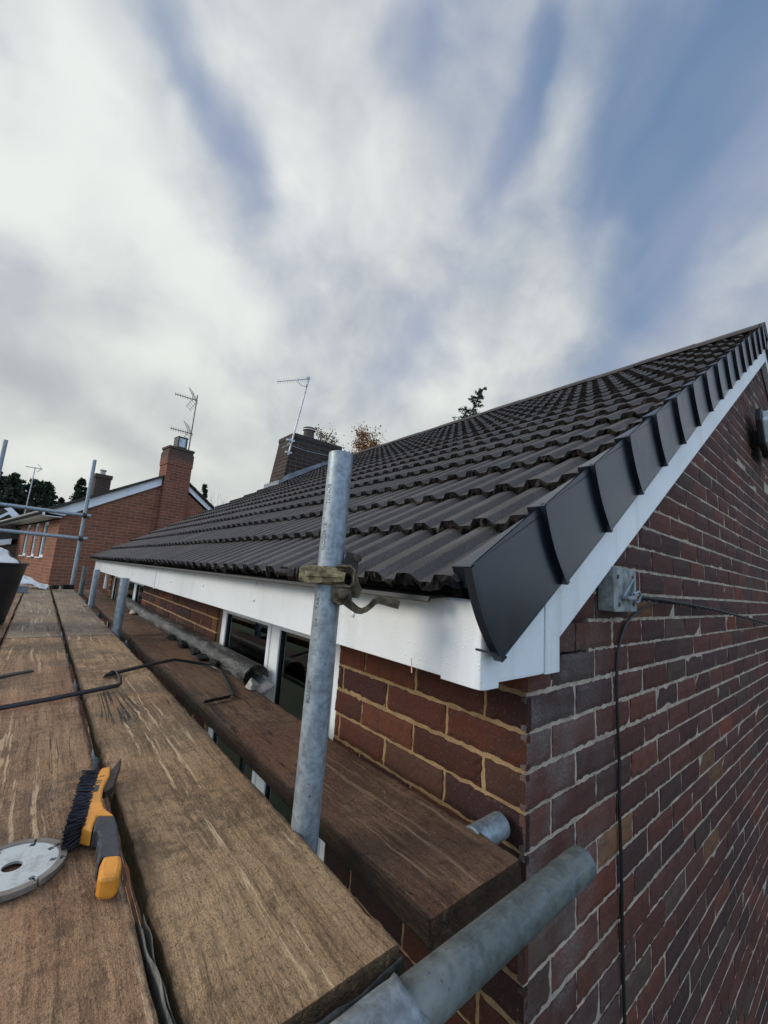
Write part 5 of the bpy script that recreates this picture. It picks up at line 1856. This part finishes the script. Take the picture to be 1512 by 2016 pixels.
def broadleaf(label, x, y, h, r, seed, m, n=5000, size=.06, group=None, bare=False, name='autumn_tree', top=None):
    rng = np.random.default_rng(seed)
    t = thing(name, label, 'tree', (x, y, GZ), 0, group)
    tr = MB(); tips = []
    def grow(p, dv, L, rad_, dep):
        q = p + dv * L
        mid = p + dv * L * .5 + Vector(rng.normal(0, .04 * L, 3))
        tr.tube([p, mid, q], [rad_, rad_ * .85, rad_ * .68], 6 if dep < 2 else 4, cap=False)
        if dep >= 6 or rad_ < .004:
            tips.append(q); return
        k2 = 2 if rng.random() < .55 else 3
        for _ in range(k2):
            nd = (dv + Vector(rng.normal(0, .42, 3)) + Vector((0, 0, .10))).normalized()
            grow(q, nd, L * rng.uniform(.66, .88), rad_ * rng.uniform(.55, .7), dep + 1)
        if dep > 2: tips.append(q)
    grow(Vector((0, 0, 0)), Vector((0, 0, 1)), h * .30, r * .075, 0)
    V_ = np.concatenate(tr.v); zs = h / V_[:, 2].max(); wid = r / max(.1, np.percentile(np.abs(V_[:, :2]), 98))
    sc_ = np.array((wid, wid, zs)); tr.v = [V_ * sc_]
    tr.build('trunk', BARK, t)
    if not bare:
        # clumped crown: leaves gathered round many small twigs through the crown's volume
        nc = 150
        cc = rng.normal(size=(nc, 3)); cc /= np.linalg.norm(cc, axis=1)[:, None]
        cc *= (rng.random(nc) ** .45)[:, None]
        cen = np.stack([cc[:, 0] * r, cc[:, 1] * r, h - r * 2.5 + cc[:, 2] * r * 2.5 * (1 - .15 * np.abs(cc[:, 0]))], 1)
        tw = MB()
        for c_ in cen:
            a_ = np.array([c_[0] * .25, c_[1] * .25, c_[2] - .6 * r - .25 * abs(c_[0])])
            tw.tube([tuple(a_), tuple((a_ + c_) / 2 + rng.normal(0, .04, 3)), tuple(c_ + (c_ - a_) * .25)], [.02, .012, .004], 4, cap=False)
        tw.build('branches', BARK, t)
        idx = rng.integers(0, nc, n)
        sc2 = rng.uniform(.08, .20, nc) * r
        P = cen[idx] + rng.normal(0, 1, (n, 3)) * sc2[idx][:, None]
        clump = rng.random(nc)
        S = np.clip(clump[idx] * .8 + rng.normal(.1, .15, n), 0, 1)
        cr = MB(); leaf_cloud(cr, P, size, rng, S); cr.build('crown', m, t)
    return t


H0 = -GZ
for i, (x, ztop, r, y, lab) in enumerate([(-3.4, 4.55, 1.5, 30.5, 'dark conifer at the very left edge behind the white barge boards'),
                                     (-2.5, 4.35, 1.35, 29, 'broad dark conifer behind the leftmost standard'),
                                     (-1.75, 4.45, 1.3, 31, 'dark conifer directly behind the small aerial mast'),
                                     (-1.05, 4.3, 1.25, 30, 'dark pointed conifer just right of the small aerial mast')]):
    conifer(lab, x, y, ztop + H0, r * 2.3, 40 + i, 18000, .07)
for i, (x, zt, y, lab) in enumerate([(-2.95, 4.35, 31, 'dark conifer between the left edge standard and the broad conifer'), (-2.1, 4.3, 30.4, 'shorter dark conifer just left of the small aerial mast'), (-1.4, 4.2, 29.6, 'shorter dark conifer just right of the small aerial mast'), (-.72, 3.7, 30.5, 'low dark conifer at the right end of the left-hand tree group')]):
    conifer(lab, x, y, zt + H0, 2.6, 140 + i, 15000, .07)
conifer('looser conifer behind the end standard, left of the mossy chimney', .45, 30, 4.85 + H0, 2.3, 50, 15000, .075)
conifer('small conifer just left of the end standard in the gap between tree groups', -.35, 31.5, 3.7 + H0, 1.7, 51, 9000, .075)
conifer('dark rounded conifer right of the orange gable, above the tiled roof', 7.45, 30, 5.85 + H0, 1.9, 52, 14000, .085)
conifer('low dark tree behind the mossy chimney', 1.35, 31, 4.25 + H0, .9, 54, 5000, .07)
broadleaf('bare winter tree behind the right slope of the orange gable', 8.1, 29, 5.75 + H0, 1.3, 61, None, bare=True, name='bare_tree', group='bare winter trees')
broadleaf('bare winter tree just left of the leaning chimney', 9.5, 30, 5.9 + H0, 1.4, 62, None, bare=True, name='bare_tree', group='bare winter trees')
broadleaf('orange autumn tree showing over the roof ridge right of the near standard', 10.45, 15, 7.25 + H0, 1.2, 71, AUT, 26000, .045)
broadleaf('thin brown-leaved tree just right of the chimney pot', 8.45, 15.5, 7.05 + H0, .9, 72, OLIVE, 3800, .045)
conifer('lone dark spruce tip leaning above the tiled roof ridge', 15.3, 14.0, 12.1 + H0, 3.4, 81, 11000, .055, None, 3.1, .35, 'spruce_tree', .3)
